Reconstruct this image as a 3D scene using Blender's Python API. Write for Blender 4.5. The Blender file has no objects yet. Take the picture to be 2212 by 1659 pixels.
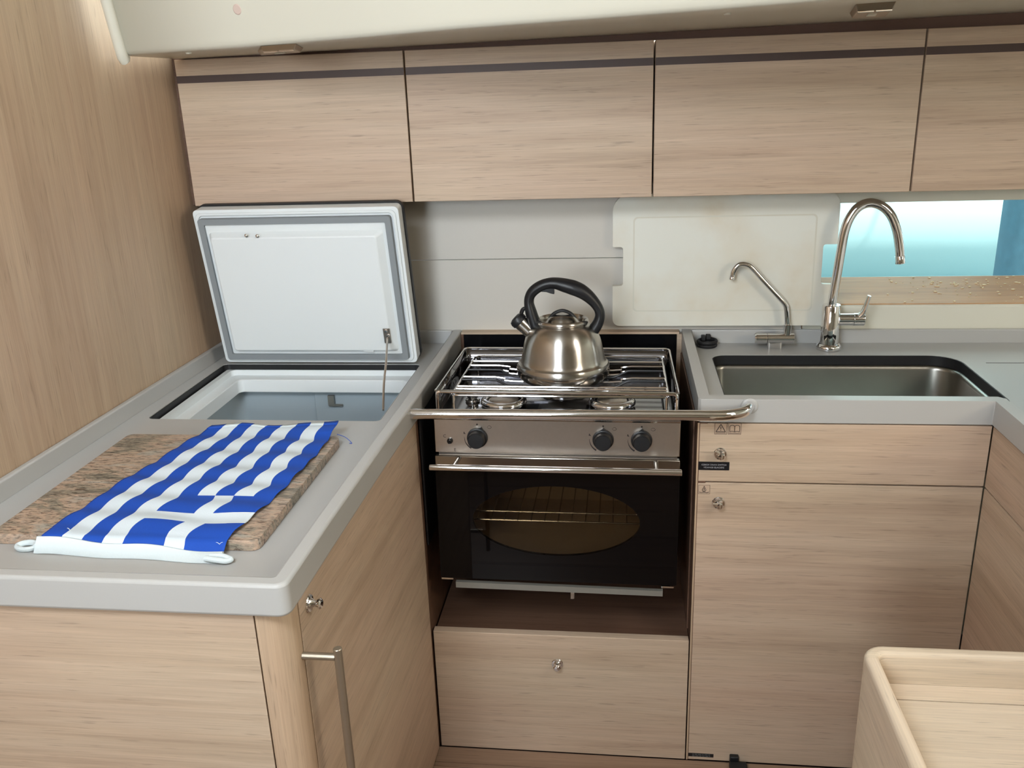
import bpy, bmesh, math, random
from mathutils import Vector, Matrix, noise
random.seed(7)
PI = math.pi
SC = bpy.context.scene
COL = SC.collection

# ------------------------------------------------------------------ camera
FPX, PPX, PPY = 1905.8, 1106.0, 829.5
_y, _t, _r = -0.12889, 0.32460, -0.03613
_cy, _sy, _ct, _st, _cr, _sr = math.cos(_y), math.sin(_y), math.cos(_t), math.sin(_t), math.cos(_r), math.sin(_r)
FW = Vector((_sy*_ct, _cy*_ct, -_st))
_R0 = Vector((_cy, -_sy, 0)); _U0 = _R0.cross(FW)
RT = _R0*_cr + _U0*_sr
UP = -_R0*_sr + _U0*_cr
EYE = Vector((0, 0, 1.47))
cd = bpy.data.cameras.new('camera')
cam = bpy.data.objects.new('camera', cd); COL.objects.link(cam)
cd.sensor_width = 36.0; cd.lens = 36.0*FPX/2212.0
cd.clip_start = 0.02; cd.clip_end = 200
cam.matrix_world = Matrix(((RT.x, UP.x, -FW.x, EYE.x), (RT.y, UP.y, -FW.y, EYE.y), (RT.z, UP.z, -FW.z, EYE.z), (0, 0, 0, 1)))
SC.camera = cam

# ------------------------------------------------------------------ world, lights, exposure
w = bpy.data.worlds.new('sky'); SC.world = w; w.use_nodes = True
w.node_tree.nodes['Background'].inputs[0].default_value = (0.90, 0.96, 0.98, 1)
w.node_tree.nodes['Background'].inputs[1].default_value = 3.0
SC.view_settings.view_transform = 'Standard'; SC.view_settings.look = 'None'
SC.view_settings.exposure = 0.33; SC.view_settings.gamma = 1.0
SC.view_settings.use_curve_mapping = False
SC.render.engine = 'CYCLES'
SC.cycles.use_denoising = True
SC.cycles.max_bounces = 8; SC.cycles.diffuse_bounces = 4; SC.cycles.glossy_bounces = 5; SC.cycles.transmission_bounces = 6
SC.cycles.caustics_reflective = False; SC.cycles.caustics_refractive = False
SC.cycles.sample_clamp_indirect = 4.0

def area(name, loc, target, sx, sy, power, col):
    l = bpy.data.lights.new(name, 'AREA'); l.shape = 'RECTANGLE'; l.size = sx; l.size_y = sy
    l.energy = power; l.color = col
    o = bpy.data.objects.new(name, l); COL.objects.link(o)
    o.location = loc
    o.rotation_euler = (Vector(target)-Vector(loc)).to_track_quat('-Z', 'Y').to_euler()
    return o
area('hatch_daylight', (-0.45, 0.05, 2.03), (-0.35, 1.5, 0.9), 0.50, 0.50, 22.0, (0.87, 0.94, 1.0))
cw = area('companionway_daylight', (-0.70, -1.7, 1.66), (-0.45, 1.6, 1.30), 0.60, 0.60, 6.0, (0.88, 0.95, 1.0))
cw.data.spread = math.radians(75)
area('galley_hatch_daylight', (1.15, 0.75, 2.03), (1.0, 1.0, 0.6), 0.50, 0.50, 9.0, (1.0, 0.97, 0.92))
area('saloon_lamp', (1.9, 0.0, 1.75), (-0.5, 1.2, 0.8), 0.45, 0.45, 10.0, (1.0, 0.87, 0.68))
sl = bpy.data.lights.new('sun', 'SUN'); sl.energy = 8.0; sl.angle = 0.02; sl.color = (1, .97, .92)
so = bpy.data.objects.new('sun', sl); COL.objects.link(so); so.rotation_euler = (math.radians(38), 0, math.radians(20)); so.location = (0, -4, 6)

# ------------------------------------------------------------------ where a sight line meets a real plane (used to read sizes off the place)
def ray(px, py): return RT*((px-PPX)/FPX) - UP*((py-PPY)/FPX) + FW
def PY(px, py, Y): d = ray(px, py); return EYE + d*(Y/d.y)
def PZ(px, py, Z): d = ray(px, py); return EYE + d*((Z-EYE.z)/d.z)
def PX(px, py, X): d = ray(px, py); return EYE + d*(X/d.x)
def PN(px, py, p, n): d = ray(px, py); return EYE + d*(((p-EYE).dot(n))/d.dot(n))

# ------------------------------------------------------------------ materials
def s2l(c): return tuple(((v/255)/12.92 if v/255 <= .04045 else ((v/255+.055)/1.055)**2.4) for v in c) + (1,)
def newmat(name):
    m = bpy.data.materials.new(name); m.use_nodes = True
    nt = m.node_tree; b = nt.nodes['Principled BSDF']
    return m, nt, b
def plain(name, rgb, rough=.5, metal=0., spec=.5, noise_amt=0., nscale=30., bump=0., coat=0., trans=0., ior=1.45):
    m, nt, b = newmat(name)
    c = s2l(rgb)
    b.inputs['Base Color'].default_value = c
    b.inputs['Roughness'].default_value = rough; b.inputs['Metallic'].default_value = metal
    b.inputs['Specular IOR Level'].default_value = spec; b.inputs['IOR'].default_value = ior
    b.inputs['Coat Weight'].default_value = coat; b.inputs['Transmission Weight'].default_value = trans
    tc = nt.nodes.new('ShaderNodeTexCoord'); n = nt.nodes.new('ShaderNodeTexNoise')
    n.inputs['Scale'].default_value = nscale; n.inputs['Detail'].default_value = 4
    nt.links.new(tc.outputs['Object'], n.inputs['Vector'])
    if noise_amt:
        mr = nt.nodes.new('ShaderNodeMapRange'); mr.inputs[3].default_value = 1-noise_amt; mr.inputs[4].default_value = 1+noise_amt
        nt.links.new(n.outputs['Fac'], mr.inputs[0])
        mx = nt.nodes.new('ShaderNodeMix'); mx.data_type = 'RGBA'; mx.blend_type = 'MULTIPLY'; mx.inputs[0].default_value = 1
        mx.inputs[6].default_value = c
        nt.links.new(mr.outputs[0], mx.inputs[7]); nt.links.new(mx.outputs[2], b.inputs['Base Color'])
    if bump:
        bp = nt.nodes.new('ShaderNodeBump'); bp.inputs['Strength'].default_value = bump; bp.inputs['Distance'].default_value = .002
        nt.links.new(n.outputs['Fac'], bp.inputs['Height']); nt.links.new(bp.outputs[0], b.inputs['Normal'])
    return m
def ramp(nt, stops):
    r = nt.nodes.new('ShaderNodeValToRGB'); e = r.color_ramp.elements
    while len(e) < len(stops): e.new(.5)
    for el, (p, c) in zip(e, stops): el.position = p; el.color = c if len(c) == 4 else s2l(c)
    return r
def wood(name, axis, light=(202, 182, 163), mid=(190, 168, 148), dark=(160, 137, 118), rough=.48, gscale=1.0):
    """oak laminate, grain along the given axis"""
    m, nt, b = newmat(name); L = nt.links.new
    tc = nt.nodes.new('ShaderNodeTexCoord'); oi = nt.nodes.new('ShaderNodeObjectInfo')
    off = nt.nodes.new('ShaderNodeVectorMath'); off.operation = 'MULTIPLY_ADD'
    off.inputs[1].default_value = (7.3, 3.1, 5.7)
    cmb = nt.nodes.new('ShaderNodeCombineXYZ')
    for i in range(3): L(oi.outputs['Random'], cmb.inputs[i])
    L(cmb.outputs[0], off.inputs[0]); L(tc.outputs['Object'], off.inputs[2])
    def nz(along, across, detail=3, dist=0., rgh=.5):
        mp = nt.nodes.new('ShaderNodeMapping'); s = [across*gscale]*3; s['xyz'.index(axis)] = along*gscale
        mp.inputs['Scale'].default_value = s
        L(off.outputs[0], mp.inputs['Vector'])
        n = nt.nodes.new('ShaderNodeTexNoise'); n.inputs['Scale'].default_value = 1; n.inputs['Detail'].default_value = detail
        n.inputs['Distortion'].default_value = dist; n.inputs['Roughness'].default_value = rgh
        L(mp.outputs[0], n.inputs['Vector']); return n
    broad = nz(1.5, 30, 5, .5, .6); fine = nz(9, 520, 2); pore = nz(17, 380, 2, .2); tint = nz(1.3, 4.5, 2); figure = nz(2.6, 95, 4, .5)
    r1 = ramp(nt, [(.28, dark), (.46, mid), (.62, light), (.8, mid)]); L(broad.outputs['Fac'], r1.inputs[0])
    def mixmul(col_out, fac_node, lo, hi, a=.3, z=.7):
        mr = nt.nodes.new('ShaderNodeMapRange'); mr.inputs[1].default_value = a; mr.inputs[2].default_value = z
        mr.inputs[3].default_value = lo; mr.inputs[4].default_value = hi
        L(fac_node.outputs['Fac'], mr.inputs[0])
        mx = nt.nodes.new('ShaderNodeMix'); mx.data_type = 'RGBA'; mx.blend_type = 'MULTIPLY'; mx.inputs[0].default_value = 1
        L(col_out, mx.inputs[6]); L(mr.outputs[0], mx.inputs[7]); return mx.outputs[2]
    flat = nt.nodes.new('ShaderNodeMix'); flat.data_type = 'RGBA'; flat.inputs[0].default_value = .5
    flat.inputs[7].default_value = s2l(mid); L(r1.outputs[0], flat.inputs[6])
    c = mixmul(flat.outputs[2], fine, .93, 1.07)
    c = mixmul(c, figure, .92, 1.05)
    c = mixmul(c, pore, .74, 1.0, .26, .38)
    r2 = ramp(nt, [(.3, (1.0, .965, .95, 1)), (.7, (1.0, 1.02, .98, 1))]); L(tint.outputs['Fac'], r2.inputs[0])
    mx = nt.nodes.new('ShaderNodeMix'); mx.data_type = 'RGBA'; mx.blend_type = 'MULTIPLY'; mx.inputs[0].default_value = 1
    L(c, mx.inputs[6]); L(r2.outputs[0], mx.inputs[7]); L(mx.outputs[2], b.inputs['Base Color'])
    b.inputs['Roughness'].default_value = rough; b.inputs['Specular IOR Level'].default_value = .35
    bp = nt.nodes.new('ShaderNodeBump'); bp.inputs['Strength'].default_value = .12; bp.inputs['Distance'].default_value = .001
    L(fine.outputs['Fac'], bp.inputs['Height']); L(bp.outputs[0], b.inputs['Normal'])
    return m
def granite_mat():
    m, nt, b = newmat('granite'); L = nt.links.new
    tc = nt.nodes.new('ShaderNodeTexCoord'); mp = nt.nodes.new('ShaderNodeMapping'); mp.inputs['Scale'].default_value = (.8, 2.9, 2)
    mp.inputs['Rotation'].default_value = (0, 0, .25)
    L(tc.outputs['Object'], mp.inputs[0])
    def nz(s, d, rg=.6, dist=0.):
        n = nt.nodes.new('ShaderNodeTexNoise'); n.inputs['Scale'].default_value = s; n.inputs['Detail'].default_value = d
        n.inputs['Roughness'].default_value = rg; n.inputs['Distortion'].default_value = dist; L(mp.outputs[0], n.inputs['Vector']); return n
    n1 = nz(10, 6, .7, 1.0); n2 = nz(95, 3, .7); n3 = nz(60, 3, .65, .5)
    r1 = ramp(nt, [(.34, (92, 88, 80)), (.44, (142, 134, 120)), (.53, (178, 154, 135)), (.64, (162, 158, 148))]); L(n1.outputs['Fac'], r1.inputs[0])
    r2 = ramp(nt, [(.36, (.35, .32, .3, 1)), (.47, (.97, .97, .97, 1)), (.68, (1.35, 1.28, 1.2, 1))]); L(n2.outputs['Fac'], r2.inputs[0])
    mx = nt.nodes.new('ShaderNodeMix'); mx.data_type = 'RGBA'; mx.blend_type = 'MULTIPLY'; mx.inputs[0].default_value = .9
    L(r1.outputs[0], mx.inputs[6]); L(r2.outputs[0], mx.inputs[7])
    r3 = ramp(nt, [(.32, (.18, .15, .14, 1)), (.40, (1, 1, 1, 1))]); L(n3.outputs['Fac'], r3.inputs[0])
    m2 = nt.nodes.new('ShaderNodeMix'); m2.data_type = 'RGBA'; m2.blend_type = 'MULTIPLY'; m2.inputs[0].default_value = .85
    L(mx.outputs[2], m2.inputs[6]); L(r3.outputs[0], m2.inputs[7]); L(m2.outputs[2], b.inputs['Base Color'])
    b.inputs['Roughness'].default_value = .35
    return m
def board_mat():
    m, nt, b = newmat('stained_white_plastic'); L = nt.links.new
    tc = nt.nodes.new('ShaderNodeTexCoord'); n = nt.nodes.new('ShaderNodeTexNoise'); n.inputs['Scale'].default_value = 5.5; n.inputs['Detail'].default_value = 5
    L(tc.outputs['Object'], n.inputs['Vector'])
    r = ramp(nt, [(.42, (228, 229, 220)), (.58, (224, 220, 206)), (.74, (210, 196, 168))]); L(n.outputs['Fac'], r.inputs[0])
    L(r.outputs[0], b.inputs['Base Color']); b.inputs['Roughness'].default_value = .45
    return m
M = {}
M['wood_x'] = wood('oak_grain_across', 'x')
M['wood_y'] = wood('oak_grain_along_depth', 'y')
M['wood_z'] = wood('oak_grain_upright', 'z', light=(196, 174, 150), mid=(186, 162, 138), dark=(168, 143, 120))
M['wood_pale'] = wood('pale_oak_across', 'x', light=(222, 209, 190), mid=(213, 198, 178), dark=(196, 178, 156))
M['wood_pale_y'] = wood('pale_oak_along_depth', 'y', light=(222, 209, 190), mid=(213, 198, 178), dark=(196, 178, 156))
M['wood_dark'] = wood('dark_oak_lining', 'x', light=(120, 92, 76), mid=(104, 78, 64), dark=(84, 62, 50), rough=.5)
M['wood_sill'] = wood('oiled_oak_sill', 'x', light=(206, 160, 114), mid=(190, 142, 98), dark=(156, 112, 76), rough=.4)
M['wood_floor'] = wood('floor_laminate', 'x', light=(160, 134, 114), mid=(142, 117, 98), dark=(112, 90, 76), rough=.35)
M['inlay'] = plain('dark_wenge_inlay', (74, 58, 54), .5, noise_amt=.1, nscale=60)
M['gap'] = plain('dark_shadow_gap', (62, 48, 44), .7)
M['counter'] = plain('grey_solid_surface', (180, 180, 178), .33, spec=.5, noise_amt=.025, nscale=900)
M['splash'] = plain('pale_grey_laminate', (206, 202, 194), .38, noise_amt=.015, nscale=300)
M['cream'] = plain('cream_gelcoat', (222, 220, 206), .32, noise_amt=.015, nscale=8)
M['headliner'] = plain('ivory_gelcoat', (214, 212, 198), .3, noise_amt=.012, nscale=5)
M['white'] = plain('white_moulded_plastic', (224, 230, 232), .38, noise_amt=.01, nscale=20)
M['shaded_white'] = plain('shaded_liner_plastic', (176, 190, 198), .4)  # white liner toned blue-grey, the shade inside the icebox put into its colour
M['gasket'] = plain('grey_rubber_gasket', (134, 140, 144), .55)
M['black'] = plain('black_rubber', (26, 26, 28), .5, noise_amt=.1, nscale=200)
M['black_gloss'] = plain('black_enamel', (14, 14, 17), .16, spec=.55, noise_amt=.08, nscale=90)
M['door_glass'] = plain('black_door_glass', (5, 5, 7), .025, spec=.36)
M['bakelite'] = plain('black_bakelite', (25, 26, 29), .40, noise_amt=.1, nscale=300, bump=.05)
M['chrome'] = plain('chrome', (236, 236, 238), .05, 1.0, noise_amt=.02, nscale=20)
M['steel'] = plain('polished_stainless', (186, 184, 180), .16, 1.0, noise_amt=.05, nscale=14)
M['hob'] = plain('mirror_hob_steel', (142, 142, 146), .10, 1.0, noise_amt=.12, nscale=16)
M['steel_br'] = plain('brushed_stainless', (206, 196, 186), .30, 1.0, noise_amt=.05, nscale=160)
M['steel_sink'] = plain('satin_sink_steel', (150, 148, 142), .30, 1.0, noise_amt=.10, nscale=18)
M['nickel'] = plain('brushed_nickel', (176, 166, 150), .34, .85, noise_amt=.05, nscale=120)
M['alu'] = plain('dull_aluminium', (150, 150, 144), .45, .6, noise_amt=.05, nscale=80)
M['enamel_in'] = plain('oven_lining', (212, 196, 172), .4, .0, noise_amt=.1, nscale=20)
M['kettle'] = plain('satin_kettle_steel', (190, 186, 180), .25, 1.0, noise_amt=.03, nscale=60)
def brushed_round(m):
    nt = m.node_tree; b = nt.nodes['Principled BSDF']; b.inputs['Anisotropic'].default_value = .8; b.inputs['Anisotropic Rotation'].default_value = .25
    t = nt.nodes.new('ShaderNodeTangent'); t.direction_type = 'RADIAL'; t.axis = 'Z'; nt.links.new(t.outputs[0], b.inputs['Tangent'])
brushed_round(M['kettle'])
def clear(name, tint, refl):
    m, nt, b = newmat(name); nt.nodes.remove(b); out = nt.nodes['Material Output']
    t = nt.nodes.new('ShaderNodeBsdfTransparent'); t.inputs[0].default_value = s2l(tint)
    g = nt.nodes.new('ShaderNodeBsdfGlossy'); g.inputs['Roughness'].default_value = .02
    f = nt.nodes.new('ShaderNodeFresnel'); f.inputs[0].default_value = refl
    x = nt.nodes.new('ShaderNodeMixShader'); nt.links.new(f.outputs[0], x.inputs[0]); nt.links.new(t.outputs[0], x.inputs[1]); nt.links.new(g.outputs[0], x.inputs[2])
    nt.links.new(x.outputs[0], out.inputs[0]); return m
M['glass_dark'] = clear('smoked_oven_glass', (206, 198, 186), 1.35)
M['win_glass'] = clear('window_glass', (238, 250, 250), 1.2)
M['board'] = board_mat()
M['granite'] = granite_mat()
M['blue'] = plain('blue_flag_cloth', (18, 74, 176), .75, noise_amt=.06, nscale=500, bump=.1)
M['cloth'] = plain('white_flag_cloth', (214, 226, 234), .8, noise_amt=.03, nscale=500, bump=.1)
M['tape'] = plain('white_webbing', (214, 226, 230), .8, noise_amt=.04, nscale=600, bump=.2)
M['print_dark'] = plain('dark_print', (52, 44, 42), .6)
M['print_grey'] = plain('grey_print', (160, 160, 166), .6)
M['label_black'] = plain('black_label', (18, 18, 22), .4)
M['label_clear'] = plain('clear_label', (186, 163, 142), .35)
M['button'] = plain('pinkish_plastic_cap', (206, 186, 176), .4)
M['lamp_plate'] = plain('satin_nickel', (176, 160, 140), .28, .9)
M['hull'] = plain('white_hull_paint', (222, 238, 238), .35, noise_amt=.02, nscale=2)
M['fender'] = plain('navy_fender_cloth', (66, 98, 114), .8, noise_amt=.25, nscale=40)
M['crumb'] = plain('bread_crumbs', (246, 232, 200), .8)
M['ceiling'] = plain('ceiling_vinyl', (214, 208, 196), .6)

# ------------------------------------------------------------------ mesh helpers
def new(name, bm, mat, parent=None, smooth=35, label=None, bevel=0, bseg=2):
    bmesh.ops.recalc_face_normals(bm, faces=bm.faces[:])
    me = bpy.data.meshes.new(name); bm.to_mesh(me); bm.free()
    if isinstance(mat, (list, tuple)):
        for x in mat: me.materials.append(x)
    else: me.materials.append(mat)
    if smooth:
        for p in me.polygons: p.use_smooth = True
        me.set_sharp_from_angle(angle=math.radians(smooth))
    o = bpy.data.objects.new(name, me); COL.objects.link(o)
    if parent is not None:
        o.parent = parent
        if parent.type == 'EMPTY': o.matrix_parent_inverse = Matrix.Translation(-Vector(parent.location))
    if label: o['label'] = label
    if bevel:
        md = o.modifiers.new('bevel', 'BEVEL'); md.width = bevel; md.segments = bseg; md.limit_method = 'ANGLE'; md.angle_limit = math.radians(40)
        md.harden_normals = False
    return o
def thing(name, label, cat, loc, group=None):
    o = bpy.data.objects.new(name, None); COL.objects.link(o); o.location = loc; o.empty_display_size = .05
    o['label'] = label; o['category'] = cat
    if group: o['group'] = group
    return o
def tag(o, label, cat, group=None):
    o['label'] = label; o['category'] = cat
    if group: o['group'] = group
    return o
def struct(o, label=None):
    o['kind'] = 'structure'
    if label: o['label'] = label
    return o
def box(bm, x0, x1, y0, y1, z0, z1):
    v = [bm.verts.new((x, y, z)) for z in (z0, z1) for y in (y0, y1) for x in (x0, x1)]
    for f in ((0, 2, 3, 1), (4, 5, 7, 6), (0, 1, 5, 4), (2, 6, 7, 3), (0, 4, 6, 2), (1, 3, 7, 5)): bm.faces.new([v[i] for i in f])
    return bm
def B(*a): return box(bmesh.new(), *a)
def prism(outer, z0, z1, holes=(), bm=None, fn=None):
    """extrude a plan outline (with holes) between two heights; fn maps (u, v, w) to a point"""
    bm = bm or bmesh.new(); fn = fn or (lambda u, v, w: (u, v, w))
    loops = [outer]+list(holes); edges = []; rings = []
    for lp in loops:
        vs = [bm.verts.new((p[0], p[1], 0)) for p in lp]; rings.append(vs)
        for i in range(len(vs)): edges.append(bm.edges.new((vs[i], vs[(i+1) % len(vs)])))
    res = bmesh.ops.triangle_fill(bm, edges=edges, use_beauty=True)
    faces = [g for g in res['geom'] if isinstance(g, bmesh.types.BMFace)]
    top = {}
    for vs in rings:
        for v in vs: top[v] = bm.verts.new((v.co.x, v.co.y, 1))
    for f in faces: bm.faces.new([top[v] for v in reversed(f.verts)])
    for vs in rings:
        for i in range(len(vs)):
            a, b = vs[i], vs[(i+1) % len(vs)]; bm.faces.new((a, b, top[b], top[a]))
    for vs in rings:
        for v in vs:
            u, q = v.co.x, v.co.y; v.co = fn(u, q, z0); top[v].co = fn(u, q, z1)
    return bm
def rrect(x0, x1, y0, y1, r, n=6):
    pts = []
    rs = r if isinstance(r, (list, tuple)) else [r]*4
    for (cx, cy, a, rr) in ((x0, y0, PI, rs[0]), (x1, y0, 1.5*PI, rs[1]), (x1, y1, 0, rs[2]), (x0, y1, .5*PI, rs[3])):
        sx = 1 if cx == x0 else -1; sy = 1 if cy == y0 else -1
        if rr <= 0: pts.append((cx, cy)); continue
        for i in range(n+1):
            t = a+.5*PI*i/n; pts.append((cx+sx*rr+rr*math.cos(t), cy+sy*rr+rr*math.sin(t)))
    return pts
def lathe(prof, c=(0, 0, 0), axis='z', seg=40, bm=None, capend=True):
    bm = bm or bmesh.new(); c = Vector(c)
    ax = {'z': (Vector((1, 0, 0)), Vector((0, 1, 0)), Vector((0, 0, 1))), 'x': (Vector((0, 1, 0)), Vector((0, 0, 1)), Vector((1, 0, 0))), '-y': (Vector((1, 0, 0)), Vector((0, 0, 1)), Vector((0, -1, 0)))}
    if isinstance(axis, str): a, b, n = ax[axis]
    else:
        n = Vector(axis).normalized(); a = n.orthogonal().normalized(); b = n.cross(a)
    rings = []
    for (r, h) in prof:
        if r < 1e-6: rings.append([bm.verts.new(c+n*h)])
        else: rings.append([bm.verts.new(c+n*h+(a*math.cos(2*PI*i/seg)+b*math.sin(2*PI*i/seg))*r) for i in range(seg)])
    for p, q in zip(rings, rings[1:]):
        for i in range(seg):
            j = (i+1) % seg
            if len(p) == 1 and len(q) == 1: continue
            if len(p) == 1: bm.faces.new((p[0], q[i], q[j]))
            elif len(q) == 1: bm.faces.new((p[i], p[j], q[0]))
            else: bm.faces.new((p[i], p[j], q[j], q[i]))
    if capend:
        if len(rings[0]) > 1: bm.faces.new(list(reversed(rings[0])))
        if len(rings[-1]) > 1: bm.faces.new(rings[-1])
    return bm
def smooth_path(pts, n=6, closed=False):
    pts = [Vector(p) for p in pts]; out = []; N = len(pts)
    for i in range(N if closed else N-1):
        p1, p2 = pts[i], pts[(i+1) % N]
        p0 = pts[(i-1) % N] if (closed or i > 0) else p1*2-p2
        p3 = pts[(i+2) % N] if (closed or i+2 < N) else p2*2-p1
        for k in range(n):
            t = k/n
            out.append(.5*((2*p1)+(-p0+p2)*t+(2*p0-5*p1+4*p2-p3)*t*t+(-p0+3*p1-3*p2+p3)*t*t*t))
    if not closed: out.append(pts[-1])
    return out
def tube(pts, r, seg=12, bm=None, closed=False, squash=1.0, ref=None):
    """round bar along points; r one radius or one per point; squash stretches it along ref"""
    bm = bm or bmesh.new(); pts = [Vector(p) for p in pts]; N = len(pts)
    rs = r if isinstance(r, (list, tuple)) else [r]*N
    tang = []
    for i in range(N):
        a = pts[(i-1) % N] if (closed or i > 0) else pts[i]; b = pts[(i+1) % N] if (closed or i < N-1) else pts[i]
        tang.append((b-a).normalized())
    up = Vector(ref) if ref else tang[0].orthogonal()
    rings = []
    for i in range(N):
        up = (up-tang[i]*up.dot(tang[i])).normalized(); sd = tang[i].cross(up)
        rings.append([bm.verts.new(pts[i]+(up*math.cos(2*PI*k/seg)*squash+sd*math.sin(2*PI*k/seg))*rs[i]) for k in range(seg)])
    for i in range(N if closed else N-1):
        p, q = rings[i], rings[(i+1) % N]
        for k in range(seg):
            j = (k+1) % seg; bm.faces.new((p[k], p[j], q[j], q[k]))
    if not closed:
        bm.faces.new(list(reversed(rings[0]))); bm.faces.new(rings[-1])
    return bm
def fillet(pts, r, n=5):
    """polyline with its inner corners rounded"""
    pts = [Vector(p) for p in pts]; out = [pts[0]]
    for i in range(1, len(pts)-1):
        a, b, c = pts[i-1], pts[i], pts[i+1]
        u = (a-b).normalized(); v = (c-b).normalized(); d = min(r, (a-b).length*.49, (c-b).length*.49)
        p, q = b+u*d, b+v*d
        for k in range(n+1):
            t = k/n; out.append(p*(1-t)**2+b*2*t*(1-t)+q*t*t)
    out.append(pts[-1]); return out
def band(outer, inner, z0, z1, bm=None, z0in=None):
    bm = bm or bmesh.new(); n = len(outer); zi = z0 if z0in is None else z0in
    V = [[bm.verts.new((p[0], p[1], z)) for p in lst] for lst, z in ((outer, z0), (outer, z1), (inner, z1), (inner, zi))]
    for a in range(4):
        b = (a+1) % 4
        for i in range(n-1): bm.faces.new((V[a][i], V[a][i+1], V[b][i+1], V[b][i]))
    for i in (0, n-1): bm.faces.new([V[a][i] for a in range(4)])
    return bm
def text(name, body, size, mat, parent, origin, ux, uz, depth=.0004, align='CENTER'):
    cu = bpy.data.curves.new(name+'_c', 'FONT'); cu.body = body; cu.size = size; cu.align_x = align; cu.extrude = depth
    cu.resolution_u = 3
    t = bpy.data.objects.new(name+'_t', cu); COL.objects.link(t)
    dg = bpy.context.evaluated_depsgraph_get(); me = bpy.data.meshes.new_from_object(t.evaluated_get(dg))
    bpy.data.objects.remove(t); bpy.data.curves.remove(cu)
    ux = Vector(ux); uz = Vector(uz); un = ux.cross(uz); o0 = Vector(origin)
    for v in me.vertices: v.co = o0+ux*v.co.x+uz*v.co.y+un*v.co.z
    me.name = name; me.materials.clear(); me.materials.append(mat)
    o = bpy.data.objects.new(name, me); COL.objects.link(o); o.parent = parent
    if parent.type == 'EMPTY': o.matrix_parent_inverse = Matrix.Translation(-Vector(parent.location))
    return o

LIP, SURF, LOW = .920, .888, .876
FLOOR = .110
BACK = 2.03

# ================================================================== THE ROOM
def wall_x(y): return -.962+.021*(y-1.1)
struct(new('wall_left', prism([(wall_x(2.10), 2.10), (wall_x(-2.2), -2.2), (wall_x(-2.2)-.03, -2.2), (wall_x(2.10)-.03, 2.10)], FLOOR-.06, 2.06), M['wood_z'], smooth=0))
struct(new('floor', B(-1.1, 2.4, -2.2, 2.1, FLOOR-.06, FLOOR-.006), M['gap'], smooth=0))
fl = bpy.data.objects['floor']
k = 0
yy = 1.5405
for i, wd in enumerate([.047, .012, .22, .012, .22, .012, .22, .012, .22, .012, .22, .012, .22, .012, .22, .012, .22]):
    new('plank', B(-.40 if yy > .95 else -1.0, 2.35, yy-wd+.0015, yy, FLOOR-.006, FLOOR), M['wood_floor'], fl, smooth=0); yy -= wd
struct(new('wall_right', B(2.35, 2.38, -2.2, 2.1, FLOOR-.06, 2.06), M['cream'], smooth=0))
struct(new('wall_rear', B(-1.1, 2.4, -2.23, -2.2, FLOOR-.06, 2.06), M['cream'], smooth=0))
struct(new('ceiling', B(-1.1, 2.4, -2.2, 1.60, 2.06, 2.09), M['ceiling'], smooth=0))

# back wall: lower and upper splash panels, and the wall round the window
wb = new('wall_back', B(-1.0, 2.4, BACK+.012, BACK+.03, FLOOR, SURF), M['splash'], smooth=0); struct(wb)
WX0, WX1, WZ0, WZ1 = .415, 1.55, .975, 1.204
new('panel', B(-.96, WX0-.002, BACK, BACK+.02, SURF-.02, 1.0885), M['splash'], wb, bevel=.001, label='lower splash panel')
new('panel', B(-.96, WX0-.002, BACK, BACK+.02, 1.0900, 1.60), M['splash'], wb, bevel=.001, label='upper splash panel')
new('panel', B(WX0, 2.36, BACK, BACK+.03, WZ1, 1.60), M['cream'], wb, smooth=0)
new('panel', B(WX1, 2.36, BACK, BACK+.03, .975, WZ1), M['cream'], wb, smooth=0)
new('panel', B(WX0, 2.36, BACK, BACK+.03, SURF-.02, WZ0), M['cream'], wb, bevel=.006, bseg=3)
# window: reveal, oak sill, frame, pane
def quad(*p):
    bm = bmesh.new(); bm.faces.new([bm.verts.new(q) for q in p]); return bm
win = new('window_1', band([(WX0, BACK+.015), (WX0, 2.21)], [(WX0-.02, BACK+.015), (WX0-.02, 2.21)], .93, 1.30), M['cream'], smooth=0); struct(win)
sb = bmesh.new()
ys, zs = 2.165, 1.0105
v = [sb.verts.new(p) for p in ((WX0, BACK+.004, .9765), (WX1, BACK+.004, .9765), (WX1, ys, zs), (WX0, ys, zs), (WX0, BACK+.004, .90), (WX1, BACK+.004, .90), (WX1, ys, .90), (WX0, ys, .90))]
for f in ((0, 1, 2, 3), (4, 7, 6, 5), (0, 4, 5, 1), (3, 2, 6, 7), (0, 3, 7, 4), (1, 5, 6, 2)): sb.faces.new([v[i] for i in f])
new('window_sill', sb, M['wood_sill'], win, smooth=0, label='oiled oak window sill')
bm = B(WX0, WX1, 2.165, 2.185, .93, zs-.004); box(bm, WX0, WX1, 2.165, 2.185, 1.245, 1.30); box(bm, WX1-.02, WX1, 2.165, 2.185, .98, 1.27)
new('window_frame', bm, M['cream'], win, smooth=0)
new('pane', B(WX0, WX1, 2.172, 2.178, zs-.01, 1.26), M['win_glass'], win, smooth=0)
new('reveal_top', B(WX0, WX1, BACK+.03, 2.165, WZ1+.03, WZ1+.05), M['cream'], win, smooth=0)
# crumbs on the sill
bm = bmesh.new()
for i in range(95):
    cx = .80+random.gauss(0, .085); t = min(.97, max(.05, random.gauss(.55, .25)))
    if cx < .55 or cx > 1.1: continue
    y = BACK+.004+(ys-BACK-.004)*t; z = .9765+(zs-.9765)*t
    bmesh.ops.create_icosphere(bm, subdivisions=1, radius=random.uniform(.0009, .0028), matrix=Matrix.Translation((cx, y, z+.0006)) @ Matrix.Diagonal((random.uniform(.8, 2), 1, .6, 1)))
o = new('crumbs', bm, M['crumb']); o['kind'] = 'stuff'; tag(o, 'scatter of pale bread crumbs on the oak window sill', 'crumbs')

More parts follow.
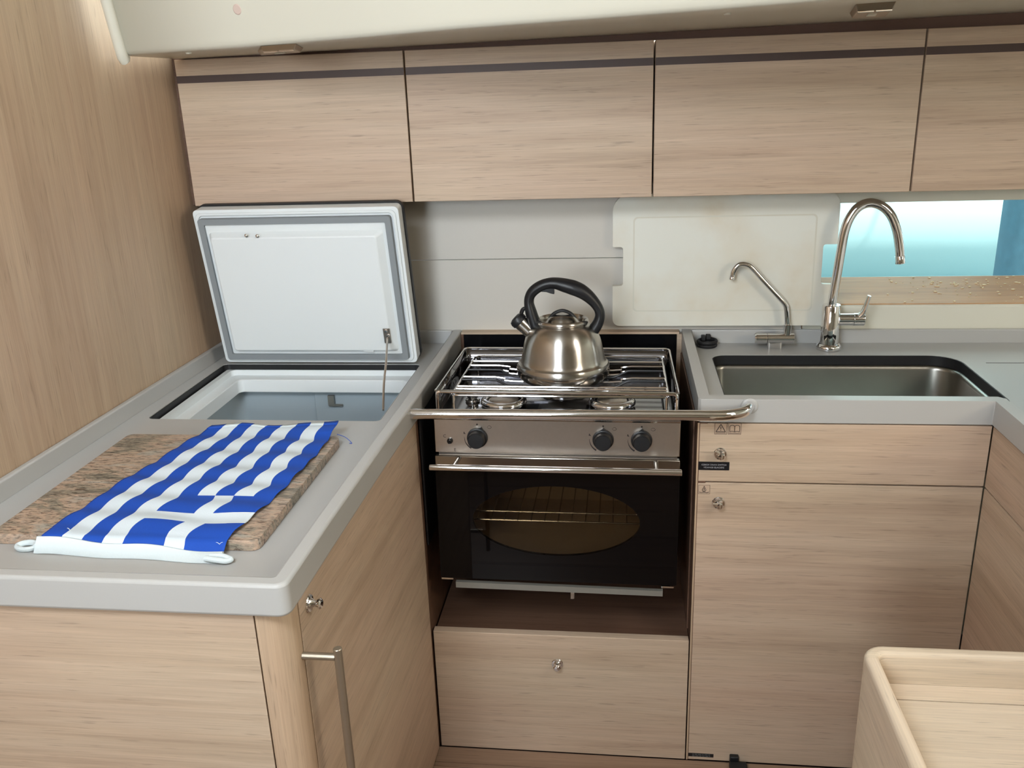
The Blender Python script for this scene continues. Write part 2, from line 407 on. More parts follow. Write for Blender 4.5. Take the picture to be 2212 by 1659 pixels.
# headliner: the soffit above the wall cabinets and the face in front of it
def soff(x): return 1.5600+.0122*x
PN0 = Vector((0, 0, 1.5600)); NN = Vector((-.0122, 0, 1)).normalized()
edge_px = [(300, 118), (520, 103), (760, 83), (1000, 62), (1300, 40), (1560, 20), (1800, 0)]
E = [PN(x, y, PN0, NN) for x, y in edge_px]
d = (E[-1]-E[-3]).normalized()
E += [E[-1]+d*.25, E[-1]+d*.6, E[-1]+d*1.2]
E[0] = Vector((-.915, E[0].y+(E[0].x+.915)*.25, soff(-.915)))
bm = bmesh.new(); rows = []
prof = [(0, None), (.0, 0), (-.006, .002), (-.010, .007), (-.0125, .014), (-.050, .18), (-.085, .34), (-.10, .50)]
for p in E:
    q = [bm.verts.new((p.x, 1.90, soff(p.x)))]
    q += [bm.verts.new((p.x, p.y+.010+dy, soff(p.x)+dz)) for dy, dz in prof[1:]]
    rows.append(q)
for a, b in zip(rows, rows[1:]):
    for i in range(len(a)-1): bm.faces.new((a[i], a[i+1], b[i+1], b[i]))
for f in bm.faces: f.smooth = True
hl = new('ceiling_headliner', bm, M['headliner'], smooth=50); struct(hl, 'ivory moulded headliner above the wall cabinets')
md = hl.modifiers.new('thick', 'SOLIDIFY'); md.thickness = .006; md.offset = 1
e0 = E[0]+Vector((.007, 0, 0))
pts = [Vector((e0.x-.006, e0.y+.010+dy-.004, soff(e0.x)+dz)) for dy, dz in ((.004, -.010), (.0, -.004), (-.010, .012), (-.050, .18), (-.085, .34))]
o = new('end_bead', tube(smooth_path(pts, 4), [.004, .006, .008, .0095]+[.0105]*13, 12), M['headliner'], hl)
def cap(px, py, r, pos, n, mat, name, par):
    new(name, lathe([(r, 0), (r, .0015), (r*.8, .003), (0, .0032)], pos, n, 20), mat, par)
p = PN(1571, 28, PN0, NN); cap(0, 0, .0055, p, (0, 0, -1), M['cream'], 'screw_cap', hl)
p = PN(407, 113, PN0, NN); cap(0, 0, .0055, p, (0, 0, -1), M['cream'], 'screw_cap', hl)
# pink cap on the face
def face_pt(px, py):
    d0 = ray(px, py); best = None
    for i in range(len(E)-1):
        a, b = E[i], E[i+1]
        n = (Vector((b.x-a.x, b.y-a.y, 0))).cross(Vector((0, -.22, 1))).normalized()
        p = PN(px, py, Vector((a.x, a.y-.002, soff(a.x)+.012)), n)
        if a.x-.02 <= p.x <= b.x+.02: return p, (n if n.y < 0 else -n)
    return p, n
p, n = face_pt(514, 20); cap(0, 0, .009, p, n, M['button'], 'blanking_cap', hl)
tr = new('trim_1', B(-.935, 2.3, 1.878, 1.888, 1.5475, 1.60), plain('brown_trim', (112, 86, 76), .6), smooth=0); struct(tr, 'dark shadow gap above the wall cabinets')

# recessed lamps under the headliner
def lamp(corners, label, flip=False):
    P = [PN(x, y, PN0, NN) for x, y in corners]
    t = thing('ceiling_lamp', label, 'lamp', sum(P, Vector())/4, 'ceiling lamps under the headliner')
    c = sum(P, Vector())/4; dz = Vector((0, 0, -.009))
    bm = bmesh.new(); a = [bm.verts.new(q) for q in P]; b = [bm.verts.new(c+(q-c)*.86+dz) for q in P]
    bm.faces.new(a); bm.faces.new(b)
    for i in range(4): bm.faces.new((a[i], a[(i+1) % 4], b[(i+1) % 4], b[i]))
    new('housing', bm, M['lamp_plate'], t, smooth=0, bevel=.0015)
    sw = [c+(q-c)*Vector((.22, .12, 0)).length*.9+dz*1.0 for q in P]
    bm = bmesh.new(); a = [bm.verts.new(q) for q in sw]; b = [bm.verts.new(q+Vector((0, 0, -.002))) for q in sw]
    bm.faces.new(a); bm.faces.new(b)
    for i in range(4): bm.faces.new((a[i], a[(i+1) % 4], b[(i+1) % 4], b[i]))
    new('switch', bm, M['cream'], t, smooth=0)
    bm = bmesh.new(); f0, f1 = c+(P[0]-c)*.84+dz, c+(P[1]-c)*.84+dz; mid = (f0+f1)/2
    tube([f0, f0.lerp(mid, .94)], .002, 8, bm); tube([f0.lerp(f1, .53), f1], .002, 8, bm)
    new('front_edge', bm, M['chrome'], t)
lamp([(1848, 9), (1938, 3), (1918, 24), (1835, 28)], 'nickel ceiling lamp under the headliner above the sink end')
lamp([(562, 100), (640, 94), (655, 103), (556, 110)], 'nickel ceiling lamp half hidden by the headliner edge above the open icebox lid')

# ================================================================== WALL CABINETS
UY = 1.865
edges = [-.930, -.4385, .0635, .5705, 1.075]
names = ['oak wall cabinet nearest the left wall, above the open icebox lid', 'oak wall cabinet above the stove kettle, second from the left wall',
         'oak wall cabinet above the white cutting board, between kettle and taps', 'oak wall cabinet cut off by the right picture edge, above the window']
for i in range(4):
    a, b = edges[i]+.0012, edges[i+1]-.0012
    t = thing('wall_cabinet', names[i], 'cabinet', ((a+b)/2, UY, 1.246), 'row of oak wall cabinets')
    new('carcass', B(a, b, UY+.019, BACK-.002, 1.2475, 1.5465), M['wood_x'], t, smooth=0)
    dr = new('door', B(a+.0005, b-.0005, UY, UY+.018, 1.2455, 1.5475), M['wood_x'], t, bevel=.0012)
    new('inlay_strip', B(a+.0008, b-.0008, UY-.0006, UY+.004, 1.5005, 1.5150), M['inlay'], dr, smooth=0, label='dark inlay strip')
# shadow gap between first cabinet and bulkhead, its shade put into dark filler wood
struct(new('trim_2', B(-.949, -.9305, UY+.025, UY+.04, 1.2455, 1.56), M['wood_dark'], smooth=0), 'filler between wall cabinet and left bulkhead, coloured dark as corner shade')

# ================================================================== LEFT WORKTOP
def arc(cx, cy, r, a0, a1, n): return [(cx+r*math.cos(a0+(a1-a0)*i/n), cy+r*math.sin(a0+(a1-a0)*i/n)) for i in range(n+1)]
FX0, FX1, FY0, FY1 = -.906, -.4445, 1.495, 1.850      # opening over the icebox
wt = thing('worktop', 'grey worktop with raised lip holding the open icebox, left of the stove', 'worktop', (-.66, 1.45, LOW))
outer = [(-.380, BACK-.001), (-.3835, 1.55), (-.3915, .95), (-.393, .905), (-.42, .875), (-.965, .875), (-.945, BACK-.001)]
hole = rrect(FX0, FX1, FY0, FY1, .012, 4)
sl_in = [(-.395, BACK-.001), (-.398, 1.55), (-.405, .95), (-.406, .89), (-.965, .89), (wall_x(2.0)+.002, BACK-.001)]
new('slab', prism(sl_in, LOW, SURF, [hole]), M['counter'], wt, smooth=0)
rn = 7
outp = [(-.379, BACK-.001), (-.3815, 1.55), (-.387, 1.355), (-.3915, 1.045)]+[(-.3925, .888)]+arc(-.4075, .888, .015, 0, -.5*PI, rn)[1:]+[(-.60, .873), (-.966, .873)]
inp = [(-.402, BACK-.001), (-.4045, 1.55), (-.409, 1.355), (-.4135, 1.045)]+[(-.4145, .898)]+arc(-.4175, .897, .003, 0, -.5*PI, rn)[1:]+[(-.60, .894), (-.966, .894)]
new('fiddle_rail', band(outp, inp, LOW-.001, LIP), M['counter'], wt, bevel=.0045, bseg=3, label='raised rounded lip along the worktop edge')
new('side_upstand', band([(wall_x(BACK)+.001, BACK-.012), (wall_x(.9)+.001, .896)], [(wall_x(BACK)+.013, BACK-.012), (wall_x(.9)+.013, .896)], SURF-.002, LIP), M['counter'], wt, bevel=.003, bseg=3)
new('back_upstand', B(wall_x(2)+.004, -.4035, BACK-.011, BACK-.001, SURF-.002, LIP), M['counter'], wt, bevel=.003, bseg=3)
new('edge_seal', prism(rrect(FX0-.001, FX1+.001, FY0-.001, FY1+.001, .012, 4), LOW-.012, SURF-.0015, [rrect(FX0+.002, FX1-.002, FY0+.002, FY1-.002, .012, 4)]), M['black'], wt, smooth=0, label='black seal round the icebox opening')

# ================================================================== ICEBOX
ib = thing('icebox', 'white top-loading icebox standing open in the left worktop', 'icebox', (-.67, 1.67, .44))
def loft(loops, bm=None, cap0=False, cap1=True):
    bm = bm or bmesh.new(); rings = [[bm.verts.new((p[0], p[1], z)) for p in lp] for lp, z in loops]
    for a, b in zip(rings, rings[1:]):
        n = len(a)
        for i in range(n): bm.faces.new((a[i], a[(i+1) % n], b[(i+1) % n], b[i]))
    if cap1: bm.faces.new(rings[-1])
    if cap0: bm.faces.new(rings[0])
    return bm
def R(i, r): return rrect(FX0+.018+i, FX1-.002-i, FY0+.003+i, FY1-.004-i, r, 4)
new('liner_rim', loft([(R(-.012, .014), .8745), (R(.0, .014), .8745), (R(.001, .014), .862), (R(.022, .012), .8585), (R(.0235, .012), .8565), (R(.025, .012), .830), (R(-.010, .014), .8285)], cap1=False), M['white'], ib, smooth=30)
new('cavity', loft([(R(-.012, .03), .829), (R(.004, .03), .60), (R(.03, .03), .46), (R(.05, .03), .452)]), M['shaded_white'], ib, smooth=50)
by = FY1+.006
bm = B(-.70, -.462, by-.008, by-.004, .62, .827); new('cold_plate', bm, M['shaded_white'], ib, bevel=.002)
bm = B(-.664, -.650, by-.020, by-.0125, .792, .816); box(bm, -.664, -.632, by-.018, by-.0125, .790, .794); new('thermostat_bracket', bm, M['alu'], ib, smooth=0, label='small dark metal bracket inside')
# lid, hinged at the back edge and leaning a little forward
LW, LH = .447, .352
lb, lt = Vector((-.6715, 1.838, .896)), Vector((-.6800, 1.796, 1.2455))
vv = (lt-lb).normalized(); uu = Vector((1, 0, 0)); nn = uu.cross(vv).normalized()          # nn towards the front
def LD(u, v, d): return lb+uu*u+vv*v+nn*d
def lpr(u0, u1, v0, v1, d0, d1, r, holes=(), bm=None): return prism(rrect(u0, u1, v0, v1, r, 5), d0, d1, holes, bm, LD)
h = LW/2
lid = new('lid', lpr(-h, h, .0, LH, -.030, 0., .010), M['white'], ib, bevel=.004, bseg=3, label='white icebox lid propped open')
new('lid_skin', lpr(-h-.003, h+.003, -.003, LH+.004, -.042, -.0305, .016), M['black'], lid, smooth=30, label='black outer edge of the lid')
new('raised_bead', lpr(-h+.006, h-.006, .005, LH-.006, .0005, .004, .012, [rrect(-h+.012, h-.012, .011, LH-.012, .010, 5)]), M['white'], lid, smooth=30, bevel=.001)
new('lid_gasket', lpr(-h+.013, h-.016, .012, LH-.017, .0005, .013, .006, [rrect(-h+.0255, h-.0285, .0245, LH-.0295, .003, 5)]), M['gasket'], lid, smooth=30, bevel=.0025, label='grey rubber gasket')
new('inner_panel', lpr(-h+.0258, h-.0288, .0248, LH-.0298, .0005, .008, .004), M['white'], lid, smooth=30, bevel=.002)
bm = bmesh.new()
a = [rrect(-h+.031, h-.036, .032, LH-.046, .008, 5), rrect(-h+.038, h-.050, .038, LH-.056, .006, 5)]
r0 = [bm.verts.new(LD(p[0], p[1], .008)) for p in a[0]]; r1 = [bm.verts.new(LD(p[0], p[1], .022)) for p in a[1]]
for i in range(len(r0)): bm.faces.new((r0[i], r0[(i+1) % len(r0)], r1[(i+1) % len(r1)], r1[i]))
bm.faces.new(r1)
new('raised_panel', bm, M['white'], lid, smooth=30, bevel=.002)
new('locating_tab', lpr(h-.112, h-.090, .035, .043, .008, .021, .003), M['white'], lid, smooth=30)
for px, py in ((532, 509), (556, 510)):
    p = PN(px, py, LD(0, 0, .022), nn); new('screw', lathe([(.0042, 0), (.004, .0018), (.0022, .0035), (0, .004)], p-nn*.0005, nn, 14), M['chrome'], lid)
p = PN(838, 721, LD(0, 0, .022), nn); c = p-lb; cu_, cv_ = c.dot(uu), c.dot(vv)
new('stay_bracket', lpr(cu_-.0075, cu_+.0075, cv_-.017, cv_+.017, .0225, .0245, .001), M['steel_br'], lid, smooth=0)
for dv in (.012, .001):
    new('screw', lathe([(.0036, 0), (.0032, .002), (0, .003)], LD(cu_-.001+.004*(dv < .01), cv_+dv, .0245), nn, 12), M['chrome'], lid)
pe = PY(828, 886, 1.62); q0 = LD(cu_+.001, cv_-.004, .028)
pts = smooth_path([q0, q0.lerp(pe, .33)+Vector((.001, -.004, 0)), q0.lerp(pe, .66)+Vector((-.001, -.004, 0)), pe], 5)
new('stay_cable', tube(pts, .0024, 8), M['steel_br'], ib, label='steel stay holding the lid')

# ================================================================== LEFT BASE CABINET
lc = thing('base_cabinet', 'oak icebox cabinet with rounded corner post and long steel handle', 'cabinet', (-.67, 1.2, FLOOR))
def sx(y): return -.403+(y-.93)*(.0168/.611)           # side face, slightly out of square like the lip above it
CF = .885
new('front_panel', B(-.9645, -.4440, CF, CF+.018, FLOOR+.002, LOW-.002), M['wood_x'], lc, bevel=.001)
post = [(-.4418, CF)]+arc(sx(.923)-.038, CF+.038, .038, -.5*PI, 0, 8)+[(sx(.9255), .9255), (sx(.9255)-.02, .9255)]+arc(sx(.923)-.038, CF+.038, .018, 0, -.5*PI, 6)+[(-.4418, CF+.020)]
new('corner_post', prism(post, FLOOR+.002, LOW-.002), M['wood_z'], lc, smooth=40)
dr = new('door', prism([(sx(.9290), .9290), (sx(1.533), 1.533), (sx(1.533)-.018, 1.533), (sx(.9290)-.018, .9290)], FLOOR+.004, LOW-.004), M['wood_y'], lc, bevel=.001)
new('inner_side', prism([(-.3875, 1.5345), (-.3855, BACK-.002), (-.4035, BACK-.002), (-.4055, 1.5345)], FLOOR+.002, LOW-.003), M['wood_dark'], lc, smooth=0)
new('joint_backing', B(-.455, -.4225, CF+.0185, CF+.0335, FLOOR+.003, LOW-.003), M['gap'], lc, smooth=0)
new('joint_backing', B(sx(.92)-.034, sx(.92)-.0215, .9215, .936, FLOOR+.003, LOW-.003), M['gap'], lc, smooth=0)
new('base_plate', B(-.94, -.425, .91, 2.02, FLOOR+.002, FLOOR+.02), M['wood_x'], lc, smooth=0)
KN = [(.0118, 0), (.0122, .0012), (.0110, .0028), (.0080, .0030), (.0055, .006), (.0040, .0095), (.0052, .0118), (.0074, .0132), (.0076, .0158), (.0055, .0180), (0, .0188)]
p = PX(669, 1303, -.401); new('latch_knob', lathe(KN, (sx(p.y)-.0003, p.y, p.z), 'x', 24), M['chrome'], dr)
bt = PX(729, 1400, -.356); X0 = -.356
new('bar_handle', tube([(X0, bt.y, bt.z), (X0, bt.y, bt.z-.48)], .0056, 16), M['nickel'], dr, bevel=.0012)
pz = PX(722, 1438, -.356).z
for z in (pz, pz-.41):
    new('handle_post', tube([(sx(bt.y)-.0003, bt.y, z), (X0-.004, bt.y, z)], .0050, 14), M['nickel'], dr)

# ================================================================== STOVE RECESS
RX0, RX1 = -.384, .1415
dw = thing('drawer_unit', 'low oak drawer on the floor under the stove', 'drawer', (-.12, 1.6, FLOOR))
dfr = new('drawer_front', B(-.3838, .1395, 1.541, 1.559, FLOOR+.002, .404), M['wood_x'], dw, bevel=.001)
new('drawer_box', B(-.375, .13, 1.56, 1.98, FLOOR+.004, .36), M['wood_dark'], dw, smooth=0)
p = PY(1204, 1434, 1.541); new('latch_knob', lathe(KN, (p.x, 1.5413, p.z), '-y', 24), M['chrome'], dfr)
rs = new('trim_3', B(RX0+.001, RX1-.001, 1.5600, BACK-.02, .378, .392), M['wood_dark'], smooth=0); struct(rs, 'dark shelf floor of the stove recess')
rb = thing('stove_recess_lining', 'black heat shield with thin oak frame lining the recess behind the stove', 'heat shield', (-.12, 2.01, .4))
new('back_shield', B(RX0+.012, RX1-.012, BACK-.022, BACK-.012, .394, .9135), M['black_gloss'], rb, smooth=0)
new('frame_top', B(RX0+.006, RX1-.0065, BACK-.025, BACK-.0005, .9140, .9190), M['wood_x'], rb, smooth=0)
new('frame_side', B(RX0+.0005, RX0+.0115, BACK-.026, BACK-.011, .394, .9138), M['wood_dark'], rb, smooth=0)
new('frame_side', B(RX1-.0115, RX1-.0005, BACK-.026, BACK-.011, .394, .9138), M['wood_x'], rb, smooth=0)
new('side_shield', B(RX0-.0005, RX0+.0025, 1.55, BACK-.027, .60, .913), M['black'], rb, smooth=0)
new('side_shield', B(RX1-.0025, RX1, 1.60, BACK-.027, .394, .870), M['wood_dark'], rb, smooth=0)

# ================================================================== RIGHT BASE CABINET
rc = thing('base_cabinet', 'oak sink cabinet with a wide drawer front over a tall door', 'cabinet', (.40, 1.6, FLOOR))
new('side_panel', B(.1417, .1595, 1.5412, BACK-.03, FLOOR+.002, LOW-.002), M['wood_dark'], rc, smooth=0)
new('end_edge', B(.1418, .1450, 1.5405, 1.5575, FLOOR+.002, LOW-.002), M['wood_z'], rc, smooth=0)
df = new('drawer_front', B(.1458, .6535, 1.541, 1.559, .7560, LOW-.0035), M['wood_x'], rc, bevel=.001)
dd = new('door', B(.1458, .6532, 1.541, 1.559, FLOOR+.003, .7530), M['wood_x'], rc, bevel=.001)
new('back_board', B(.16, .651, 1.5605, 1.570, FLOOR+.003, LOW-.003), M['gap'], rc, smooth=0)
for (px, py, par) in ((1556, 980, df), (1552, 1086, dd)):
    p = PY(px, py, 1.541); new('latch_knob', lathe(KN, (p.x, 1.5413, p.z), '-y', 24), M['chrome'], par)
    a = .6 if par is df else -.2
    new('finger_tab', tube([(p.x, 1.5413-.0145, p.z+.003), (p.x-.012*math.cos(a), 1.5413-.015, p.z+.003+.009*math.sin(a)+.003)], .0024, 10), M['chrome'], par)
# stickers
F = 1.541
def seg(bm, a, b, t=.0009): 
    a = Vector((a[0], F-.0007, a[1])); b = Vector((b[0], F-.0007, b[1])); d = (b-a).normalized(); n = Vector((d.z, 0, -d.x))*t*.5
    vs = [bm.verts.new(q) for q in (a-n, b-n, b+n, a+n)]; bm.faces.new(vs)
    e = bmesh.ops.extrude_face_region(bm, geom=[bm.faces[-1] if False else bm.faces[:][-1]])
    for g in e['geom']:
        if isinstance(g, bmesh.types.BMVert): g.co.y += .0004
def poly(bm, pts, t=.0009, closed=True):
    for i in range(len(pts) if closed else len(pts)-1): seg(bm, pts[i], pts[(i+1) % len(pts)], t)
c = PY(1557, 926, F); s = .0108
st = new('warning_sticker', B(c.x-s, c.x+s, F-.0004, F+.0002, c.z-s, c.z+s), M['label_clear'], df, smooth=0, label='square sticker with a warning triangle')
bm = bmesh.new(); poly(bm, [(c.x-.0085, c.z-.006), (c.x+.0085, c.z-.006), (c.x, c.z+.0088)], .0013); seg(bm, (c.x, c.z+.004), (c.x, c.z-.001), .0013); seg(bm, (c.x, c.z-.0025), (c.x, c.z-.004), .0013)
poly(bm, [(c.x-s, c.z-s), (c.x+s, c.z-s), (c.x+s, c.z+s), (c.x-s, c.z+s)], .0005); seg(bm, (c.x-.009, c.z-.0085), (c.x+.009, c.z-.0085), .0006)
new('warning_triangle', bm, M['print_dark'], st, smooth=0)
c = PY(1587, 926, F)
st = new('manual_sticker', B(c.x-s*1.05, c.x+s*1.05, F-.0004, F+.0002, c.z-s, c.z+s), M['label_clear'], df, smooth=0, label='square sticker with an open book')
bm = bmesh.new(); w_ = .0088
for sg in (-1, 1):
    poly(bm, [(c.x, c.z+.005), (c.x+sg*.003, c.z+.0068), (c.x+sg*.006, c.z+.0068), (c.x+sg*w_, c.z+.005), (c.x+sg*w_, c.z-.006), (c.x+sg*.006, c.z-.0048), (c.x+sg*.003, c.z-.0048), (c.x, c.z-.006)], .0010)
poly(bm, [(c.x-s*1.05, c.z-s), (c.x+s*1.05, c.z-s), (c.x+s*1.05, c.z+s), (c.x-s*1.05, c.z+s)], .0005); seg(bm, (c.x-.010, c.z-.0085), (c.x+.010, c.z-.0085), .0008)
new('open_book', bm, M['print_dark'], st, smooth=0)
a, b = PY(1509, 997, F), PY(1575, 1016, F)
lbx = new('drain_label', B(a.x, b.x, F-.0006, F+.0002, b.z, a.z), M['label_black'], df, smooth=0, label='black label with two lines of grey lettering')
cx, cz = (a.x+b.x)/2, (a.z+b.z)/2
text('lettering', 'ICEBOX DRAIN SWITCH', .0042, M['print_grey'], lbx, (cx, F-.0008, cz+.0012), (1, 0, 0), (0, 0, 1))
text('lettering', 'VIDANGE GLACIERE', .0042, M['print_grey'], lbx, (cx, F-.0008, cz-.0042), (1, 0, 0), (0, 0, 1))
c = PY(1521, 1057, F); s = .0105
st = new('flame_sticker', B(c.x-s, c.x+s, F-.0004, F+.0002, c.z-s*.85, c.z+s*.85), M['label_clear'], dd, smooth=0, label='square sticker with a gas flame')
bm = bmesh.new(); poly(bm, [(c.x-s, c.z-s*.85), (c.x+s, c.z-s*.85), (c.x+s, c.z+s*.85), (c.x-s, c.z+s*.85)], .0004)
poly(bm, [(c.x-.0030, c.z-.003), (c.x-.0034, c.z), (c.x-.0012, c.z+.0035), (c.x, c.z+.007), (c.x+.0014, c.z+.003), (c.x+.0034, c.z), (c.x+.0030, c.z-.003), (c.x, c.z-.0045)], .0009)
seg(bm, (c.x, c.z-.003), (c.x, c.z+.003), .0011); poly(bm, [(c.x-.009, c.z-.0055), (c.x-.005, c.z-.0068), (c.x, c.z-.0055), (c.x+.005, c.z-.0068), (c.x+.009, c.z-.0055)], .0010, False)
new('gas_flame', bm, M['print_dark'], st, smooth=0)
a, b = PY(1487, 1626, F), PY(1541, 1636, F)
lb2 = new('low_label', B(a.x, b.x, F-.0006, F+.0002, max(b.z, FLOOR+.008), a.z), M['label_black'], dd, smooth=0, label='small black label at the foot of the door')
bm = bmesh.new()
for k_ in range(2):
    z = (a.z+max(b.z, FLOOR+.008))/2+(.0018 if k_ == 0 else -.0022); x = a.x+.008
    while x < b.x-.009:
        l = random.uniform(.003, .007); seg(bm, (x, z), (min(x+l, b.x-.007), z), .0009); x += l+.0016
new('worn_print', bm, M['gasket'], lb2, smooth=0)
# floor latch at the foot of the door
fl_ = thing('floor_catch', 'small black catch on the floor at the foot of the sink cabinet', 'catch', (.243, 1.50, FLOOR))
c = PZ(1592, 1652, FLOOR+.008)
new('body', B(c.x-.016, c.x+.020, c.y-.03, c.y+.004, FLOOR+.0003, FLOOR+.014), M['black'], fl_, bevel=.003)
new('tongue', B(c.x-.014, c.x+.004, c.y+.0045, c.y+.020, FLOOR+.0003, FLOOR+.022), M['black'], fl_, bevel=.002)

# peninsula cabinet turning towards the room
PXF = .6545
pc = thing('peninsula_cabinet', 'oak peninsula cabinet turning towards the room at the right picture edge', 'cabinet', (.95, 1.2, FLOOR))
new('drawer_front', B(PXF, PXF+.018, .62, 1.5395, .7560, LOW-.003), M['wood_y'], pc, bevel=.001)
new('door', B(PXF, PXF+.018, .62, 1.5395, FLOOR+.003, .7530), M['wood_y'], pc, bevel=.001)
new('carcass', B(PXF+.0185, 1.30, .63, 1.53, FLOOR+.003, LOW-.12), M['wood_dark'], pc, smooth=0)

# ================================================================== RIGHT WORKTOP
wr = thing('worktop', 'grey worktop with raised lip round the steel sink, right of the stove', 'worktop', (.7, 1.8, LOW))
shole = rrect(.2005, .7165, 1.597, 1.9245, [.03, .045, .058, .030], 7)
pl = [(.150, 1.55), (.663, 1.55), (.663, .60), (1.45, .60), (1.45, BACK-.001), (.150, BACK-.001)]
new('slab', prism(pl, LOW, SURF, [shole]), M['counter'], wr, smooth=0)
op = [(.1415, BACK-.001), (.1415, 1.546), (.1465, 1.541), (.6515, 1.541), (.6525, 1.540), (.6535, .60)]
ip = [(.1630, BACK-.001), (.1630, 1.5665), (.1640, 1.5655), (.6650, 1.5655), (.6755, 1.555), (.6765, .60)]
new('fiddle_rail', band(op, ip, LOW-.001, LIP), M['counter'], wr, bevel=.0035, bseg=3, label='raised square lip along the worktop edge')
new('back_upstand', B(.1635, 1.44, BACK-.010, BACK-.001, SURF-.002, LIP), M['counter'], wr, bevel=.003, bseg=3)
i1, i2 = PZ(2130, 784, SURF), PZ(2212, 784, SURF)
new('lid_seam', B(i1.x, 1.3, i1.y-.0012, i1.y+.0012, SURF-.002, SURF+.0003), M['gap'], wr, smooth=0, label='thin dark seam of a flush lid')
# sink
sk = thing('sink', 'brushed steel undermount sink in the right worktop', 'sink', (.45, 1.76, .73))
def S(i, r=None): return rrect(.2005-i, .7165+i, 1.597-i, 1.9245+i, [max(.012, q+i) for q in (.03, .045, .058, .030)], 7)
new('black_seal', prism(S(.0005), LOW-.010, SURF-.001, [S(-.0018)]), M['black'], sk, smooth=40, label='black seal along the sink cut-out')
new('basin', loft([(S(.012), LOW-.0105), (S(-.0035), LOW-.0105), (S(-.0065), LOW-.013), (S(-.0085), LOW-.019), (S(-.016), .75), (S(-.022), .735), (S(-.035), .728), (S(-.060), .725)]), M['steel_sink'], sk, smooth=60)
new('drain', lathe([(.034, 0), (.034, .003), (.026, .004), (.022, .001), (0, .001)], (.46, 1.76, .7255), 'z', 28), M['chrome'], sk)

# ================================================================== TAPS
TY = 1.972
mt = thing('mixer_tap', 'tall chrome swan-neck mixer tap with side lever behind the sink', 'tap', (.462, TY, SURF))
bc = PY(1793, 700, TY); BX = PY(1789, 752, TY).x
def tp(px, py): p = PY(px, py, TY); return p
btop = tp(1800, 658)
new('base_ring', lathe([(.0265, 0), (.0275, .003), (.0265, .009), (.0235, .013), (.0205, .014), (.0205, .013)], (BX, TY, SURF+.0002), 'z', 36), M['chrome'], mt)
new('body', lathe([(.0200, .012), (.0198, btop.z-SURF-.002), (.0185, btop.z-SURF), (.010, btop.z-SURF)], (BX, TY, SURF), 'z', 36), M['chrome'], mt)
spx = [(1804, 662), (1806, 640), (1813, 590), (1820, 540), (1826, 500), (1836, 470), (1855, 447), (1880, 438), (1906, 446), (1926, 467), (1938, 500), (1943, 535), (1944, 553)]
pts = [tp(x, y) for x, y in spx]
off = Vector((BX, TY, 0))-Vector((pts[0].x, TY, 0)); 
for i, q in enumerate(pts): q.x += off.x*max(0, 1-i/5.0)
new('spout', tube(smooth_path(pts, 5), .0098, 18, ref=(0, 1, 0)), M['chrome'], mt)
e = pts[-1]; dn = (pts[-1]-pts[-2]).normalized()
new('aerator', lathe([(.0098, 0), (.0104, .001), (.0104, .017), (.0088, .0175), (.008, .014), (0, .014)], e-dn*.001, dn, 22), M['chrome'], mt)
ly = tp(1830, 690).z
lx1 = tp(1866, 690).x
new('valve_arm', lathe([(.0135, 0), (.0135, lx1-BX-.040)], (BX+.017, TY, ly), 'x', 28), M['chrome'], mt)
new('valve_cap', lathe([(.0128, 0), (.0142, .001), (.0142, .022), (.0130, .0235), (0, .0235)], (BX+.017+lx1-BX-.040, TY, ly), 'x', 28), M['chrome'], mt)
l0, l1 = tp(1862, 682), tp(1876, 637)
new('lever', tube(smooth_path([(lx1-.012, TY-.004, ly+.008), (l0.x+.001, TY-.006, l0.z+.012), (l1.x, TY-.008, l1.z)], 4), [.0058]*5+[.0053, .0050, .0047, .0042], 12, squash=1.5, ref=(0, 1, 0)), M['chrome'], mt)

SY = 1.985
ft = thing('folding_tap', 'small folding chrome tap with angled spout in front of the cutting board', 'tap', (.347, SY, SURF))
def fp(px, py): return PY(px, py, SY)
a, b = fp(1657, 752), fp(1686, 752); cx = (a.x+b.x)/2
z1 = fp(1672, 741).z; zc = fp(1672, 730).z
new('foot', prism(rrect(cx-.016, cx+.016, SY-.014, SY+.014, .004, 3), SURF+.0002, max(SURF+.014, zc-.005)), M['chrome'], ft, bevel=.002)
xa, xb = fp(1629, 731).x, fp(1714, 731).x
xs = xa+.028
new('valve_knob', lathe([(0, 0), (.0105, .0005), (.0124, .003), (.0124, xs-xa-.0015), (.0112, xs-xa-.0005)], (xa, SY-.004, zc), 'x', 24), M['chrome'], ft)
new('valve_body', lathe([(.0112, 0), (.0124, .001), (.0124, xb-xs-.001), (.0112, xb-xs), (0, xb-xs)], (xs, SY-.004, zc), 'x', 24), M['chrome'], ft)
x0 = fp(1701, 700).x
new('collar', lathe([(.0090, 0), (.0090, .026), (.0072, .0275)], (x0, SY-.004, zc+.006), 'z', 20), M['chrome'], ft)
SY2 = SY-.004
def fq(px, py): return PY(px, py, SY2)
pp = [Vector((x0, SY2, zc+.025)), Vector((fq(1699, 668).x, SY2, fq(1699, 668).z)), fq(1697, 659), fq(1690, 650), fq(1655, 612), fq(1625, 579), fq(1613, 571.5), fq(1601, 570.5), fq(1591, 576), fq(1584, 588), fq(1581.5, 600)]
new('spout', tube(smooth_path(pp, 4), .0060, 16, ref=(0, 1, 0)), M['chrome'], ft)
dn = (pp[-1]-pp[-2]).normalized()
new('nozzle', lathe([(.0062, 0), (.0066, .001), (.0066, .006), (.005, .0062), (.0045, .004), (0, .004)], pp[-1]-dn*.002, dn, 18), M['chrome'], ft)

